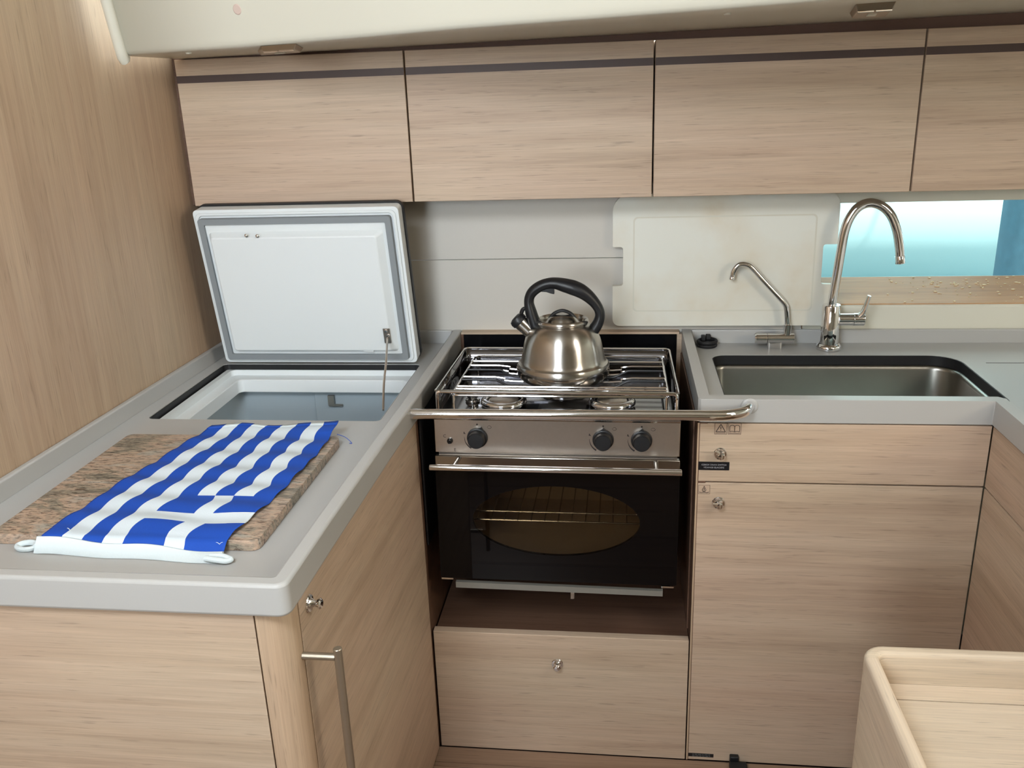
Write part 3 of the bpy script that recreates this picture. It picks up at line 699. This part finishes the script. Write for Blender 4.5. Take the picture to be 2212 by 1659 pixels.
# coiled black strap in the corner of the sink worktop
cl = thing('strap_loop', 'small coiled black strap in the worktop corner beside the folding tap', 'strap', (.196, 2.0, SURF))
bm = bmesh.new()
cc = Vector((.1975, 1.992, SURF))
for k_, (rx, ry, z, r) in enumerate(((.0195, .0185, .0048, .0045), (.0200, .0190, .0128, .0042))):
    pts = [(cc.x+rx*math.cos(2*PI*i/28)+.0006*k_, cc.y+ry*math.sin(2*PI*i/28), cc.z+z+.001*math.sin(2*PI*i/28+k_)) for i in range(28)]
    tube(pts, r, 8, bm, closed=True)
new('coil', bm, M['black'], cl)
bm = box(bmesh.new(), cc.x-.012, cc.x-.003, cc.y+.004, cc.y+.022, SURF+.012, SURF+.0225); box(bm, cc.x-.0015, cc.x+.009, cc.y+.006, cc.y+.021, SURF+.014, SURF+.0245)
new('buckle', bm, M['black'], cl, bevel=.0012)

# ================================================================== CUTTING BOARD
CBY = 2.012
def cb(px, py): p = PY(px, py, CBY-.010); return (p.x, p.z)
xl, xr = cb(1323, 670)[0], cb(1815, 480)[0]
zb, zt = cb(1500, 704)[1]+.0, cb(1500, 418)[1]
zb = max(zb, LIP+.0008)
nz0, nz1 = cb(1345, 618)[1], cb(1345, 535)[1]; nd = .0235
def notch_side(x, sgn, nd):
    s_ = sgn; r = .006; pts = []
    pts += [(x, nz0-.001), (x+s_*(nd-r), nz0)]
    pts += [(x+s_*(nd-r)+s_*r*math.sin(t), nz0+r-r*math.cos(t)) for t in (PI/8, PI/4, 3*PI/8, PI/2)]
    pts += [(x+s_*(nd-r)+s_*r*math.cos(t), nz1-r+r*math.sin(t)) for t in (0, PI/8, PI/4, 3*PI/8, PI/2)]
    pts += [(x+s_*.002, nz1), (x, nz1+.002)]
    return pts
def cor(cx, cy, r, a0, n=6): return [(cx+r*math.cos(a0+.5*PI*i/n), cy+r*math.sin(a0+.5*PI*i/n)) for i in range(n+1)]
ol = cor(xl+.016, zb+.016, .016, PI) + cor(xr-.016, zb+.016, .016, 1.5*PI) + notch_side(xr, -1, .030) + cor(xr-.034, zt-.034, .034, 0) + cor(xl+.038, zt-.038, .038, .5*PI) + list(reversed(notch_side(xl, 1, .0235)))
bd = thing('cutting_board', 'stained white plastic cutting board with notched sides leaning behind the small tap', 'cutting board', ((xl+xr)/2, CBY, zb))
new('board', prism(ol, CBY-.010, CBY+.004, fn=lambda u, v, w_: (u, w_+(v-zb)*.035, v)), M['board'], bd, smooth=30, bevel=.002)
g = prism(rrect(xl+.046, xr-.046, zb+.034, zt-.05, .010, 5), 0, .0006, [rrect(xl+.0495, xr-.0495, zb+.0375, zt-.0535, .008, 5)], fn=lambda u, v, w_: (u, CBY-.0103+w_+(v-zb)*.035, v))
new('juice_groove', g, plain('groove_plastic', (216, 214, 200), .5), bd, smooth=0)

# ================================================================== STOVE (hangs in gimbals, tipped slightly)
PV = Vector((-.121, 1.548, .876))
sv = thing('gimballed_stove', 'stainless gimballed two-burner stove with black glass oven door', 'stove', PV)
SX0, SX1, SF = -.354, .1115, 1.548
new('body', prism([(SX0+.004, .560), (SX1-.004, .560), (SX1-.004, .868), (SX0+.004, .868)], SF+.0125, 1.862, [[(-.3155, .5745), (.0735, .5745), (.0735, .7665), (-.3155, .7665)]], fn=lambda u, v, w_: (u, w_, v)), M['steel_br'], sv, smooth=0)
new('back_plate', B(SX0+.004, SX1-.004, 1.863, 1.90, .560, .868), M['steel_br'], sv, smooth=0)
cp = new('control_panel', B(SX0, SX1, SF, SF+.012, .8045, .872), M['steel_br'], sv, bevel=.0012)
# raised front edge of the hob
pr = [(SF-.001, .871), (SF-.003, .8745), (SF-.0015, .8785), (SF+.003, .880), (SF+.012, .8785), (SF+.012, .871)]
bm = bmesh.new()
rr_ = [[bm.verts.new((x, y, z)) for y, z in pr] for x in (SX0, SX1)]
for i in range(len(pr)): j = (i+1) % len(pr); bm.faces.new((rr_[0][i], rr_[0][j], rr_[1][j], rr_[1][i]))
bm.faces.new(rr_[0]); bm.faces.new(rr_[1]); new('hob_edge', bm, M['steel'], sv)
def knob(px, py, rot):
    p = PY(px, py, SF); c_ = Vector((p.x, SF, p.z))
    o = new('knob', lathe([(.0188, .0002), (.0200, .001), (.0195, .006), (.0172, .0068), (.0165, .010), (.0158, .021), (.0140, .0232), (0, .0236)], c_, '-y', 36), M['bakelite'], sv, label='black control knob')
    d_ = Vector((math.sin(rot), 0, math.cos(rot))); t_ = Vector((d_.z, 0, -d_.x))
    bm = bmesh.new()
    P_ = [c_+d_*.0235, c_+d_*.017+t_*.0085, c_+d_*.012+t_*.011, c_+d_*.012-t_*.011, c_+d_*.017-t_*.0085]
    a = [bm.verts.new(q+Vector((0, -.0003, 0))) for q in P_]; b = [bm.verts.new(q+Vector((0, -.0062, 0))) for q in P_]
    bm.faces.new(a); bm.faces.new(b)
    for i in range(5): bm.faces.new((a[i], a[(i+1) % 5], b[(i+1) % 5], b[i]))
    new('pointer', bm, M['bakelite'], o, smooth=0)
    return c_
def pr_arc(bm, c_, r, a0, a1, w0, w1, n=10, y=SF-.0004):
    pv_ = None
    for i in range(n+1):
        t = a0+(a1-a0)*i/n; w_ = w0+(w1-w0)*i/n
        q = [bm.verts.new((c_.x+(r+s_*w_)*math.cos(t), y, c_.z+(r+s_*w_)*math.sin(t))) for s_ in (-.5, .5)]
        if pv_: bm.faces.new((pv_[0], pv_[1], q[1], q[0]))
        pv_ = q
for (px, py, rot) in ((1032, 945, .35), (1303, 948, 0.), (1386, 949, 0.)):
    c_ = knob(px, py, rot)
    bm = bmesh.new(); pr_arc(bm, c_+Vector((0, 0, .0262)), .0009, 0, 2*PI, .0018, .0018, 12); new('off_dot', bm, M['print_dark'], cp, smooth=0)
    bm = bmesh.new()
    pr_arc(bm, c_, .0255, math.radians(178), math.radians(240), .0004, .0030)
    # large flame left, small flame right
    new('scale_arc', bm, M['print_dark'], cp, smooth=0); bm = bmesh.new()
    f_ = c_+Vector((-.0255, 0, .007)); pr_arc(bm, f_, .0012, -.3, 2.9, .0024, .0012, 8); pr_arc(bm, f_+Vector((0, 0, .003)), .0005, 0, 2*PI, .0012, .0012, 8)
    new('flame_mark', bm, M['print_dark'], cp, smooth=0); bm = bmesh.new()
    f_ = c_+Vector((.0235 if px < 1100 else .021, 0, .0225)); pr_arc(bm, f_, .0042, PI*1.05, PI*1.95, .0005, .0008, 8); pr_arc(bm, f_+Vector((0, 0, -.002)), .0036, .15*PI, .85*PI, .0008, .0005, 8)
    new('burner_mark', bm, M['print_dark'], cp, smooth=0)
c_ = PY(973, 952, SF); c_.y = SF
o = new('igniter_button', lathe([(.0060, 0), (.0055, .004), (.0040, .005), (.0038, .009), (0, .0098)], c_, '-y', 18), M['black_gloss'], sv)
for (ch, px, py) in (('C', 961, 942), ('E', 984, 971)):
    p = PY(px, py, SF); text('lettering', ch, .0085, M['print_dark'], cp, (p.x, SF-.0003, p.z-.003), (1, 0, 0), (0, 0, 1), .0002)
# oven door
door = new('oven_door', prism(rrect(SX0-.001, SX1+.001, .537, .772, .004, 3), SF-.004, SF+.004, [[(-.1225+.1625*math.cos(2*PI*i/64), .667+.0735*math.sin(2*PI*i/64)) for i in range(64)]], fn=lambda u, v, w_: (u, w_, v)), M['door_glass'], sv, smooth=40, label='black glass oven door with oval window')
new('oval_window', prism([(-.1225+.1627*math.cos(2*PI*i/64), .667+.0737*math.sin(2*PI*i/64)) for i in range(64)], SF-.0036, SF-.0008, fn=lambda u, v, w_: (u, w_, v)), M['glass_dark'], door, smooth=40, label='smoked oval window')
dt = new('door_trim', B(SX0-.001, SX1+.001, SF-.004, SF+.009, .7725, .7985), M['steel'], door, bevel=.002)
hz, hy = .7905, SF-.044
new('bar_handle', tube([(SX0-.003, hy, hz), (SX1+.0015, hy, hz)], .0062, 18), M['chrome'], door, bevel=.001)
for px in (985, 1418):
    x = PY(px, 1000, SF-.02).x; new('handle_post', tube([(x+(.004 if px < 1200 else .0), SF-.0042, hz+.004), (x, hy+.004, hz)], .0042, 12), M['steel'], door)
# oven inside
bm = bmesh.new(); ox0, ox1, oy0, oy1, oz0, oz1 = -.315, .073, SF+.005, 1.86, .575, .766
v = [bm.verts.new(p) for p in ((ox0, oy0, oz0), (ox1, oy0, oz0), (ox1, oy1, oz0), (ox0, oy1, oz0), (ox0, oy0, oz1), (ox1, oy0, oz1), (ox1, oy1, oz1), (ox0, oy1, oz1))]
for f in ((0, 1, 2, 3), (4, 7, 6, 5), (3, 2, 6, 7), (0, 3, 7, 4), (1, 5, 6, 2)): bm.faces.new([v[i] for i in f])
new('oven_cavity', bm, M['enamel_in'], sv, smooth=0)
bm = bmesh.new(); rz = .642
tube([(ox0, SF+.05, rz), (ox1, SF+.05, rz)], .0022, 8, bm); tube([(ox0+.01, SF+.085, rz+.003), (ox1-.01, SF+.085, rz+.003)], .0020, 8, bm); tube([(ox0, SF+.27, rz), (ox1, SF+.27, rz)], .0022, 8, bm)
for i in range(13): x = ox0+.03+i*(ox1-ox0-.06)/12; tube([(x, SF+.048, rz+.002), (x, SF+.27, rz+.002)], .0014, 6, bm)
new('oven_rack', bm, M['steel'], sv)
new('bottom_strip', prism([(-.3235, .5325), (.0860, .5290), (.0860, .5175), (-.3235, .5200)], SF-.012, SF-.003, fn=lambda u, v, w_: (u, w_, v)), M['alu'], sv, smooth=0, label='dull aluminium strip under the oven door')
for x, z in ((SX0+.012, .5335), (SX1-.016, .5320)):
    new('hinge', B(x-.012, x+.012, SF-.002, SF+.012, z-.0015, z+.002), M['chrome'], sv, smooth=0)
new('bolt', B(-.0945, -.0860, SF-.004, SF+.008, .499, .516), M['steel'], sv, bevel=.001)
# body skirt under the door so that it hangs clear of the shelf
new('belly_pan', B(SX0+.010, SX1-.010, SF+.012, 1.88, .534, .5595), M['black'], sv, smooth=0)
# hob
HZ = .8745
new('hob_tray', B(SX0+.001, SX1-.001, SF+.012, 1.897, .868, HZ-.0005), M['hob'], sv, bevel=.001)
def guard(name, pts, z0, z1, t=.0016):
    bm = bmesh.new(); n = len(pts); V = []
    for z, o_ in ((z0, 0), (z1, 0)): V.append([bm.verts.new((p[0], p[1], z)) for p in pts])
    for i in range(n-1): bm.faces.new((V[0][i], V[0][i+1], V[1][i+1], V[1][i]))
    o = new(name, bm, M['hob'], sv, smooth=60); m_ = o.modifiers.new('thick', 'SOLIDIFY'); m_.thickness = t; m_.offset = 0; return o
gx0, gx1 = SX0+.0045, SX1-.0050
gp = [(gx0, SF+.009), (gx0, 1.878)]+arc(gx0+.014, 1.878, .014, PI, .5*PI, 5)[1:]+arc(gx1-.014, 1.878, .014, .5*PI, 0, 5)+[(gx1, SF+.009)]
guard('splash_guard', gp, HZ-.001, .9265)
new('guard_bead', tube([(x, y, .9265) for x, y in gp], .0022, 8), M['chrome'], sv)
fr = fillet([(gx0+.003, SF+.006, HZ), (gx0+.003, SF+.006, .9255), (gx1-.003, SF+.006, .9255), (gx1-.003, SF+.006, HZ)], .008)
new('front_rail', tube(fr, .0034, 10), M['chrome'], sv)
# grate
GZ = .9135
gr = bmesh.new()
fx0, fx1, fy0, fy1 = -.322, .090, SF+.022, 1.868
ring = [Vector((p[0], p[1], GZ)) for p in rrect(fx0, fx1, fy0, fy1, .014, 5)]
tube(ring, .0026, 8, gr, closed=True)
for (lx, lyy) in ((fx0+.004, fy0), (fx1-.004, fy0), (fx0+.004, fy1), (fx1-.004, fy1)): tube([(lx, lyy, GZ), (lx, lyy, HZ)], .0026, 8, gr)
grate = new('grate', gr, M['chrome'], sv, label='chrome wire pan grate')
for i, yv in enumerate((SF+.065, SF+.082, 1.70, 1.755, 1.79, 1.825)):
    pts = [(fx0, yv, GZ), (fx1, yv, GZ)]
    if 1.66 < yv < 1.80:       # the middle rods dip to cradle the pan
        pts = [(fx0, yv, GZ)]+smooth_path([(-.1165-.140, yv, GZ), (-.1165-.118, yv, GZ-.003), (-.1165-.100, yv, GZ-.009), (-.1165+.100, yv, GZ-.009), (-.1165+.118, yv, GZ-.003), (-.1165+.140, yv, GZ)], 3)+[(fx1, yv, GZ)]
    new('grate_rod', tube(pts, .0023, 8), M['chrome'], grate)
# S-bent pot clamps
for yv, dz in ((1.735, .010), (1.66, .0)):
    for sg, xe in ((-1, fx0+.004), (1, fx1-.004)):
        xm = -.1165+sg*.105
        pts = [(xe, yv, GZ+.0055), (xm+sg*.035, yv, GZ+.0055), (xm+sg*.022, yv, GZ+.003), (xm, yv, GZ-.008), (xm-sg*.02, yv, GZ-.0095), (xm-sg*.05, yv, GZ-.0095)]
        new('pot_clamp', tube(smooth_path(pts, 3), .0024, 8), M['bakelite'], grate, label='dark bent pot clamp')
# burners
def burner(c_, r, name='burner'):
    o = new(name, lathe([(r*.93, 0), (r*.99, .0005)]+[(r+.0085*math.cos(t), .0080+.0075*math.sin(t)) for t in [-PI/2+PI*1.25*i/12 for i in range(13)]]+[(r*.80, .0095)], (c_[0], c_[1], HZ-.0004), 'z', 40), M['chrome'], sv)
    new('burner_cap', lathe([(r*.76, .0096), (r*.76, .0125), (r*.70, .0140), (0, .0146)], (c_[0], c_[1], HZ-.0004), 'z', 32), M['steel_br'], o)
b1, b2 = PZ(1088, 861, .885), PZ(1322, 861, .885)
burner((b1.x, b1.y), .038); burner((b2.x, b2.y), .038)
burner((-.1165, 1.76), .048)
p = PZ(1021, 857, .880); new('thermocouple_cap', lathe([(.0140, 0), (.0150, .002), (.0140, .005), (.0090, .006), (.0085, .009), (.0115, .010), (.0115, .013), (0, .0135)], (p.x, p.y, HZ-.0004), 'z', 26), M['steel'], sv)
for sg in (-1, 1):
    x = -.1165+sg*.078
    new('pan_support', prism([(x+sg*.042, 1.668), (x+sg*.024, 1.692), (x-sg*.015, 1.690), (x-sg*.03, 1.70), (x-sg*.03, 1.672), (x-sg*.012, 1.668), (x+sg*.02, 1.655)], HZ+.016, HZ+.022), M['black'], sv, smooth=0, bevel=.001, label='black enamel pan support arm')
    new('support_leg', B(x-.004, x+.004, 1.672, 1.682, HZ-.0004, HZ+.0158), M['black'], sv, smooth=0)
sv.rotation_euler = (math.radians(-2.4), math.radians(.30), 0)

# ================================================================== KETTLE
KY, KX = 1.722, -.1165
kb = Vector((KX, KY, .9003)); KS = 1.066
kt = thing('kettle', 'whistling steel kettle with black handle on the stove grate', 'kettle', kb)
def kz(px, py): return PY(px, py, KY)
body = [(.070, .0), (.080, .0005), (.087, .003), (.0925, .009), (.0945, .016), (.0945, .024), (.0918, .0320), (.0898, .0335), (.0880, .0345), (.0866, .0365), (.0848, .042), (.0832, .050), (.0812, .060), (.0788, .070), (.0760, .079), (.0722, .0870), (.0675, .0945), (.0612, .1010), (.0550, .1055), (.0510, .1075), (.0490, .1085)]
def up_(p): return [(r, h*KS) for r, h in p]
new('body', lathe(up_(body), kb, 'z', 64, capend=True), M['kettle'], kt, smooth=28)
new('base_band', lathe(up_([(.0935, .0100), (.0951, .0168), (.0951, .024), (.0926, .0318)]), kb, 'z', 64, capend=False), M['steel'], kt, smooth=40, label='polished band round the foot')
new('rim', lathe(up_([(.0485, .1075), (.0520, .1085), (.0532, .1118), (.0520, .1155), (.0490, .1172), (.0462, .1152), (.0450, .1095)]), kb, 'z', 56, capend=False), M['kettle'], kt, smooth=60)
lid_ = new('lid', lathe(up_([(.0450, .1095), (.0420, .1088), (.0330, .1118), (.0300, .1155), (.0250, .1208), (.0140, .1243), (0, .1255)]), kb, 'z', 48, capend=False), M['kettle'], kt, smooth=60)
c0 = kz(1217, 682); lw = .0275
pts = [(KX-lw, KY, kb.z+KS*0.1105), (KX-lw*.93, KY, kb.z+KS*0.1165), (KX-lw*.6, KY, kb.z+KS*0.1265), (KX, KY, kb.z+KS*0.1320), (KX+lw*.6, KY, kb.z+KS*0.1265), (KX+lw*.93, KY, kb.z+KS*0.1165), (KX+lw, KY, kb.z+KS*0.1105)]
new('lid_ring', tube(smooth_path(pts, 4), .0034, 10, squash=1.6, ref=(0, 1, 0)), M['bakelite'], lid_, label='black ring handle of the lid')
cr = [(500, 770, .0110), (462, 660, .0104), (425, 540, .0096), (398, 420, .0082), (408, 330, .0080), (455, 255, .0086), (545, 190, .0088), (650, 152, .0088), (760, 146, .0094), (880, 172, .0112), (1000, 205, .0122), (1110, 250, .0118), (1210, 318, .0104), (1300, 408, .0088), (1360, 500, .0080), (1378, 580, .0080), (1362, 660, .0086), (1325, 735, .0094), (1270, 810, .0100)]
P3 = [kz(1080+x/6.38, 590+y/6.38) for x, y, r in cr]
rad = []
for i in range(len(cr)-1):
    for k_ in range(4): rad.append(cr[i][2]+(cr[i+1][2]-cr[i][2])*k_/4)
rad.append(cr[-1][2])
hd = new('handle', tube(smooth_path(P3, 4), [q*1.24 for q in rad], 16, squash=1.25, ref=(0, 1, 0)), M['bakelite'], kt, label='black arched handle')
tq = [(520, 190), (745, 178), (748, 292), (700, 282), (640, 262), (560, 258), (500, 268)]
tq = [kz(1080+x/6.38, 590+y/6.38) for x, y in tq]
bm = bmesh.new(); a = [bm.verts.new(q+Vector((0, -.006, 0))) for q in tq]; b = [bm.verts.new(q+Vector((0, .006, 0))) for q in tq]
bm.faces.new(a); bm.faces.new(b)
for i in range(len(tq)): bm.faces.new((a[i], a[(i+1) % len(tq)], b[(i+1) % len(tq)], b[i]))
new('trigger', bm, M['bakelite'], hd, smooth=0, bevel=.001)
s0 = kz(1080+480/6.38, 590+870/6.38); s1 = kz(1080+262/6.38, 590+668/6.38)
dn = (s1-s0).normalized(); sl_ = (s1-s0).length
sp = new('spout', lathe([(.0135, 0), (.0140, sl_*.4), (.0152, sl_), (.0142, sl_+.001), (.010, sl_)], s0, dn, 28), M['kettle'], kt)
new('spout_cap', lathe([(.0158, -.004), (.0168, -.003), (.0172, .004), (.0150, .0095), (.009, .012), (0, .0125)], s1, dn, 28), M['bakelite'], kt, label='black whistle cap')
ca, cb_ = kz(1080+290/6.38, 590+560/6.38), kz(1080+372/6.38, 590+488/6.38)
new('cap_arm', tube(smooth_path([ca, ca.lerp(cb_, .5)+Vector((-.002, 0, .003)), cb_], 4), .0042, 10), M['bakelite'], kt)
kt.rotation_euler = (math.radians(-1.5), 0, 0)

# ================================================================== GRAB RAIL in front of the stove
RY = 1.492
g0 = PY(889, 893, RY); g1 = PY(1500, 898.5, RY)
gz = (g0.z+g1.z)/2; ge = PY(1627, 886, 1.541)
gl = thing('grab_rail', 'chrome grab rail running across in front of the stove', 'rail', (-.1, RY, gz))
pts = [Vector((sx(RY)+.0005, RY, gz-.001)), Vector((.140, RY, gz+.001)), Vector((.165, RY, gz+.001)), Vector((.195, RY+.006, gz+.001)), Vector((.220, RY+.022, gz+.001)), Vector((.2325, RY+.0485, gz+.002))]
pts = [pts[0], pts[0].lerp(pts[1], .5)]+smooth_path(pts[1:], 5)
new('bar', tube(pts, .0098, 20), M['chrome'], gl)
new('end_flange', lathe([(.0150, 0), (.0150, .002), (.0125, .004), (.0100, .0042)], (.2327, 1.5408, gz+.002), '-y', 28), M['counter'], gl)
cv = sx(RY)
bm = B(-.4000, -.3870, 1.462, 1.5335, .872, .9085)
# ================================================================== GRANITE SLAB AND FLAG
gs = [PZ(283, 938, SURF+.016), PZ(735, 948, SURF+.016), PZ(545, 1184, SURF+.016), PZ(-40, 1172, SURF+.016)]
x0, x1 = -.874, -.4830
y0, y1 = 1.006, 1.379
go = prism(rrect(x0, x1, y0, y1, .012, 5), SURF+.0004, SURF+.0160)
o = new('granite_board', go, M['granite'], smooth=40, bevel=.002); tag(o, 'brown speckled granite board lying under the flag', 'board')
GT = SURF+.0162
fg = thing('flag', 'small blue and white striped flag with corner cross draped over the granite board', 'flag', (-.66, 1.2, GT))
# corners: hoist left, hoist right, fly left, fly right
H0, H1 = PZ(88, 1169, .899), PZ(480, 1197, .894)
F0, F1 = PZ(459, 921, .909), PZ(733, 912, .914)
NU, NV = 108, 63
def drape(p):
    inside = (x0-.004 <= p.x <= x1+.002) and (p.y >= y0-.004)
    if inside: return GT+.0006
    dy = max(0, y0-.004-p.y); dx = max(0, p.x-x1-.002)
    dd_ = math.hypot(dx, dy)
    return max(SURF+.0012, GT+.0006-dd_*.75)
def flag_pt(u, v, up=0.):
    # u from hoist (0) to fly (1), v from left (0) to right (1)
    a = H0.lerp(H1, v); b = F0.lerp(F1, v); p = a.lerp(b, u)
    bow = math.sin(PI*u)
    p.x += (-.010*(1-v)+.024*v)*bow*.45
    ph = 2*PI*u*7.2
    p.x += .0044*math.sin(ph+v*2.2)*(.55+.45*v if v < .9 else .3) * (1-.4*u)
    p.y += .004*math.sin(2*PI*v*2.1+u*5)*(1 if u > .9 else .4)
    z = drape(p)
    rip = .0019*(1+math.sin(ph+.8+v*2.8))+.0014*(1+math.sin(2*PI*(u*2.6+v*1.7)+1.0))
    edge = 1.0
    if u < .06: rip *= u/.06*.6+.2
    z += rip*edge
    # the fly end stands up a little at the right corner
    if u > .86: z += .010*((u-.86)/.14)**1.5*(v**3)+.003*((u-.86)/.14)*(1-v)
    p.z = z+up
    return p
bm = bmesh.new(); g = [[bm.verts.new(flag_pt(i/NU, j/NV)) for j in range(NV+1)] for i in range(NU+1)]
cl_ = 5*7                      # canton: five stripes
cu_ = int(NU*.335)
aw = 7
for i in range(NU):
    for j in range(NV):
        f = bm.faces.new((g[i][j], g[i][j+1], g[i+1][j+1], g[i+1][j]))
        st_ = j//7; white = st_ % 2 == 1
        if i < cu_ and st_ >= 4:
            jj = j-28; cj = 14 <= jj < 21; ci = abs((i+.5)-cu_/2) < cu_/10
            white = cj or ci
        f.material_index = 1 if white else 0
cloth = new('cloth', bm, [M['blue'], M['cloth']], fg, smooth=60)
m_ = cloth.modifiers.new('thick', 'SOLIDIFY'); m_.thickness = .0007; m_.offset = 1
# hem at the fly end
bm = bmesh.new(); nh = 63
gh = [[bm.verts.new(flag_pt(u, j/nh, .0009)) for j in range(nh+1)] for u in (.968, .984, 1.0)]
for i in range(2):
    for j in range(nh):
        f = bm.faces.new((gh[i][j], gh[i][j+1], gh[i+1][j+1], gh[i+1][j])); f.material_index = 1 if (j//7) % 2 else 0
hm = new('hem', bm, [M['blue'], M['tape']], fg, smooth=60); m_ = hm.modifiers.new('thick', 'SOLIDIFY'); m_.thickness = .0007; m_.offset = 1
# white hoist band with a loop at each end
bm = bmesh.new(); nb = 48; rows = []
for k_ in range(nb+1):
    v_ = -.012+1.012*k_/nb; p = flag_pt(0.004, max(0, v_)); 
    if v_ < 0: p += (H0-H1)*(-v_)
    dirv = Vector((.03, -1, 0)).normalized()
    q = [p+Vector((0, .000, .0012)), p+dirv*.004+Vector((0, 0, .0030)), p+dirv*.011+Vector((0, 0, .0022)), p+dirv*.0180]
    q[3].z = max(SURF+.0012, drape(q[3])+.0002); q[2].z = max(SURF+.004, min(q[2].z, drape(q[2])+.0040)); q[1].z = max(SURF+.005, q[1].z)
    q += [q[3]+Vector((0, .0005, .0022))*0+Vector((0, 0, -.0008)), p+Vector((0, .000, -.0006))]
    rows.append([bm.verts.new(x) for x in q])
for a, b in zip(rows, rows[1:]):
    for i in range(6): bm.faces.new((a[i], a[(i+1) % 6], b[(i+1) % 6], b[i]))
bm.faces.new(rows[0]); bm.faces.new(rows[-1])
hb = new('hoist_band', bm, M['tape'], fg, smooth=60, label='white webbing band along the hoist')
L0 = PZ(78, 1178, SURF+.006); L1 = PZ(37, 1179, SURF+.006)
c_ = (L0+L1)/2; hw = (L1-L0).length/2
pts = [c_+Vector((hw*math.cos(t), .0075*math.sin(t), .002*math.cos(t*.5)-.001)) for t in [2*PI*i/24 for i in range(24)]]
for q in pts: q.z = max(q.z, SURF+.0042)
new('cord_loop', tube(pts, .0036, 10, closed=True, squash=1.2), M['tape'], fg, label='white cord loop')
R0, R1 = PZ(452, 1203, SURF+.008), PZ(499, 1208, SURF+.006)
bm = bmesh.new()
tube(smooth_path([R0+Vector((0, .003, 0)), R0.lerp(R1, .5)+Vector((0, .004, .001)), R1+Vector((-.003, .0015, 0)), R1+Vector((0, -.001, 0)), R1+Vector((-.006, -.0045, -.0005)), R0.lerp(R1, .3)+Vector((0, -.0055, 0)), R0+Vector((-.004, -.004, 0))], 5), .0038, 10, bm)
new('cord_loop', bm, M['tape'], fg, label='white cord loop folded flat')
bm = bmesh.new()
for (px, py, dx, dy) in ((325, 1.0, 0, 0),): pass
t0, t1 = PZ(728, 938, GT), PZ(760, 957, SURF+.001)
tube(smooth_path([t0, t0.lerp(t1, .5)+Vector((.001, .002, .002)), t1, t1+Vector((-.004, -.001, 0))], 4), .0005, 6, bm)
new('loose_thread', bm, M['blue'], fg)
bm = bmesh.new(); q = flag_pt(.03, .13, .002)
for d_ in ((-.009, .006, .001), (-.006, .003, .003)): tube([q, q+Vector(d_)*.6+Vector((0, 0, .001)), q+Vector(d_)], .00032, 6, bm)
q = flag_pt(.02, .97, .003)
for d_ in ((-.006, .003, .001), (.004, .002, .002)): tube([q, q+Vector(d_)*.6+Vector((0, 0, .001)), q+Vector(d_)], .00032, 6, bm)
o = new('frayed_threads', bm, M['tape'], fg); o['kind'] = 'stuff'

# ================================================================== ISLAND with rimmed top, lower right
IZ = .75
ic, inn_, sd = PZ(1860, 1392, IZ), PZ(1894, 1410, IZ), None
IX, IY, TX1 = .3185, 1.0505, .625
isl = thing('rimmed_table', 'pale oak table with raised rim in the lower right corner', 'table', (IX+.5, .7, FLOOR))
RW = .0185
sfz = IZ-.047
# rim band: far side and left side, rounded corner
oo = [(TX1, IY), (IX+.030, IY)]+arc(IX+.030, IY-.030, .030, .5*PI, PI, 7)[1:]+[(IX, IY-.06), (IX, .25)]
ii = [(TX1, IY-RW), (IX+.030, IY-RW)]+arc(IX+.030, IY-.030, .030-RW, .5*PI, PI, 7)[1:]+[(IX+RW, IY-.06), (IX+RW, .25)]
bm = band(oo, ii, FLOOR+.002, IZ)
for f in bm.faces:
    if f.calc_center_median().y < IY-.045 and f.calc_center_median().x < IX+.03: f.material_index = 1
new('rim_wall', bm, [M['wood_pale'], M['wood_pale_y']], isl, bevel=.006, bseg=4, smooth=50, label='pale oak wall rounded over into a raised rim')
pf = [(TX1, IY-RW), (IX+RW, IY-RW), (IX+RW, .25), (TX1, .25)]
ysm = PZ(1937, 1511, sfz).y
new('top_strip', B(IX+RW+.0005, TX1, ysm+.001, IY-RW-.0005, sfz-.016, sfz), M['wood_pale'], isl, smooth=0)
new('top_panel', B(IX+RW+.0005, TX1, .25, ysm-.001, sfz-.016, sfz), M['wood_pale'], isl, smooth=0)
# ================================================================== OUTSIDE THE WINDOW: a white hull alongside and a navy fender
bm = bmesh.new(); rows = []
HP = smooth_path([(0, 4.9, .31), (0, 4.35, .45), (0, 3.84, .62), (0, 3.645, .78), (0, 3.54, .95), (0, 3.49, 1.15), (0, 3.46, 1.45), (0, 3.45, 1.8)], 3)
for q in HP: rows.append([bm.verts.new((-.6+j*.4, q.y+.02*(j-6)**2*.06, q.z)) for j in range(13)])
for a, b in zip(rows, rows[1:]):
    for j in range(12): bm.faces.new((a[j], a[j+1], b[j+1], b[j]))
o = new('neighbour_hull', bm, M['hull'], smooth=60); m_ = o.modifiers.new('thick', 'SOLIDIFY'); m_.thickness = .02
tag(o, 'pale hull of a boat alongside seen through the window', 'boat')
fe = PY(2163, 520, 2.75)
fd = thing('fender', 'navy blue fender hanging outside the window at the right', 'fender', (fe.x+.13, 2.75, .7))
new('sleeve', lathe([(.03, 0), (.09, .02), (.122, .07), (.13, .13), (.13, .72), (.122, .78), (.09, .83), (.03, .85)], (fe.x+.13, 2.75, .75), 'z', 36), M['fender'], fd, smooth=60)
new('rope', tube([(fe.x+.13, 2.75, 1.60), (fe.x+.13, 2.75, 2.2)], .006, 8), M['tape'], fd)

struct(new('sea', B(-6, 8, 2.45, 9, .05, .30), plain('sea_water', (60, 96, 104), .15, spec=.5), smooth=0), 'unseen dark water alongside, added to dim the lower hull')  # out of view, added so the lower hull gets less light
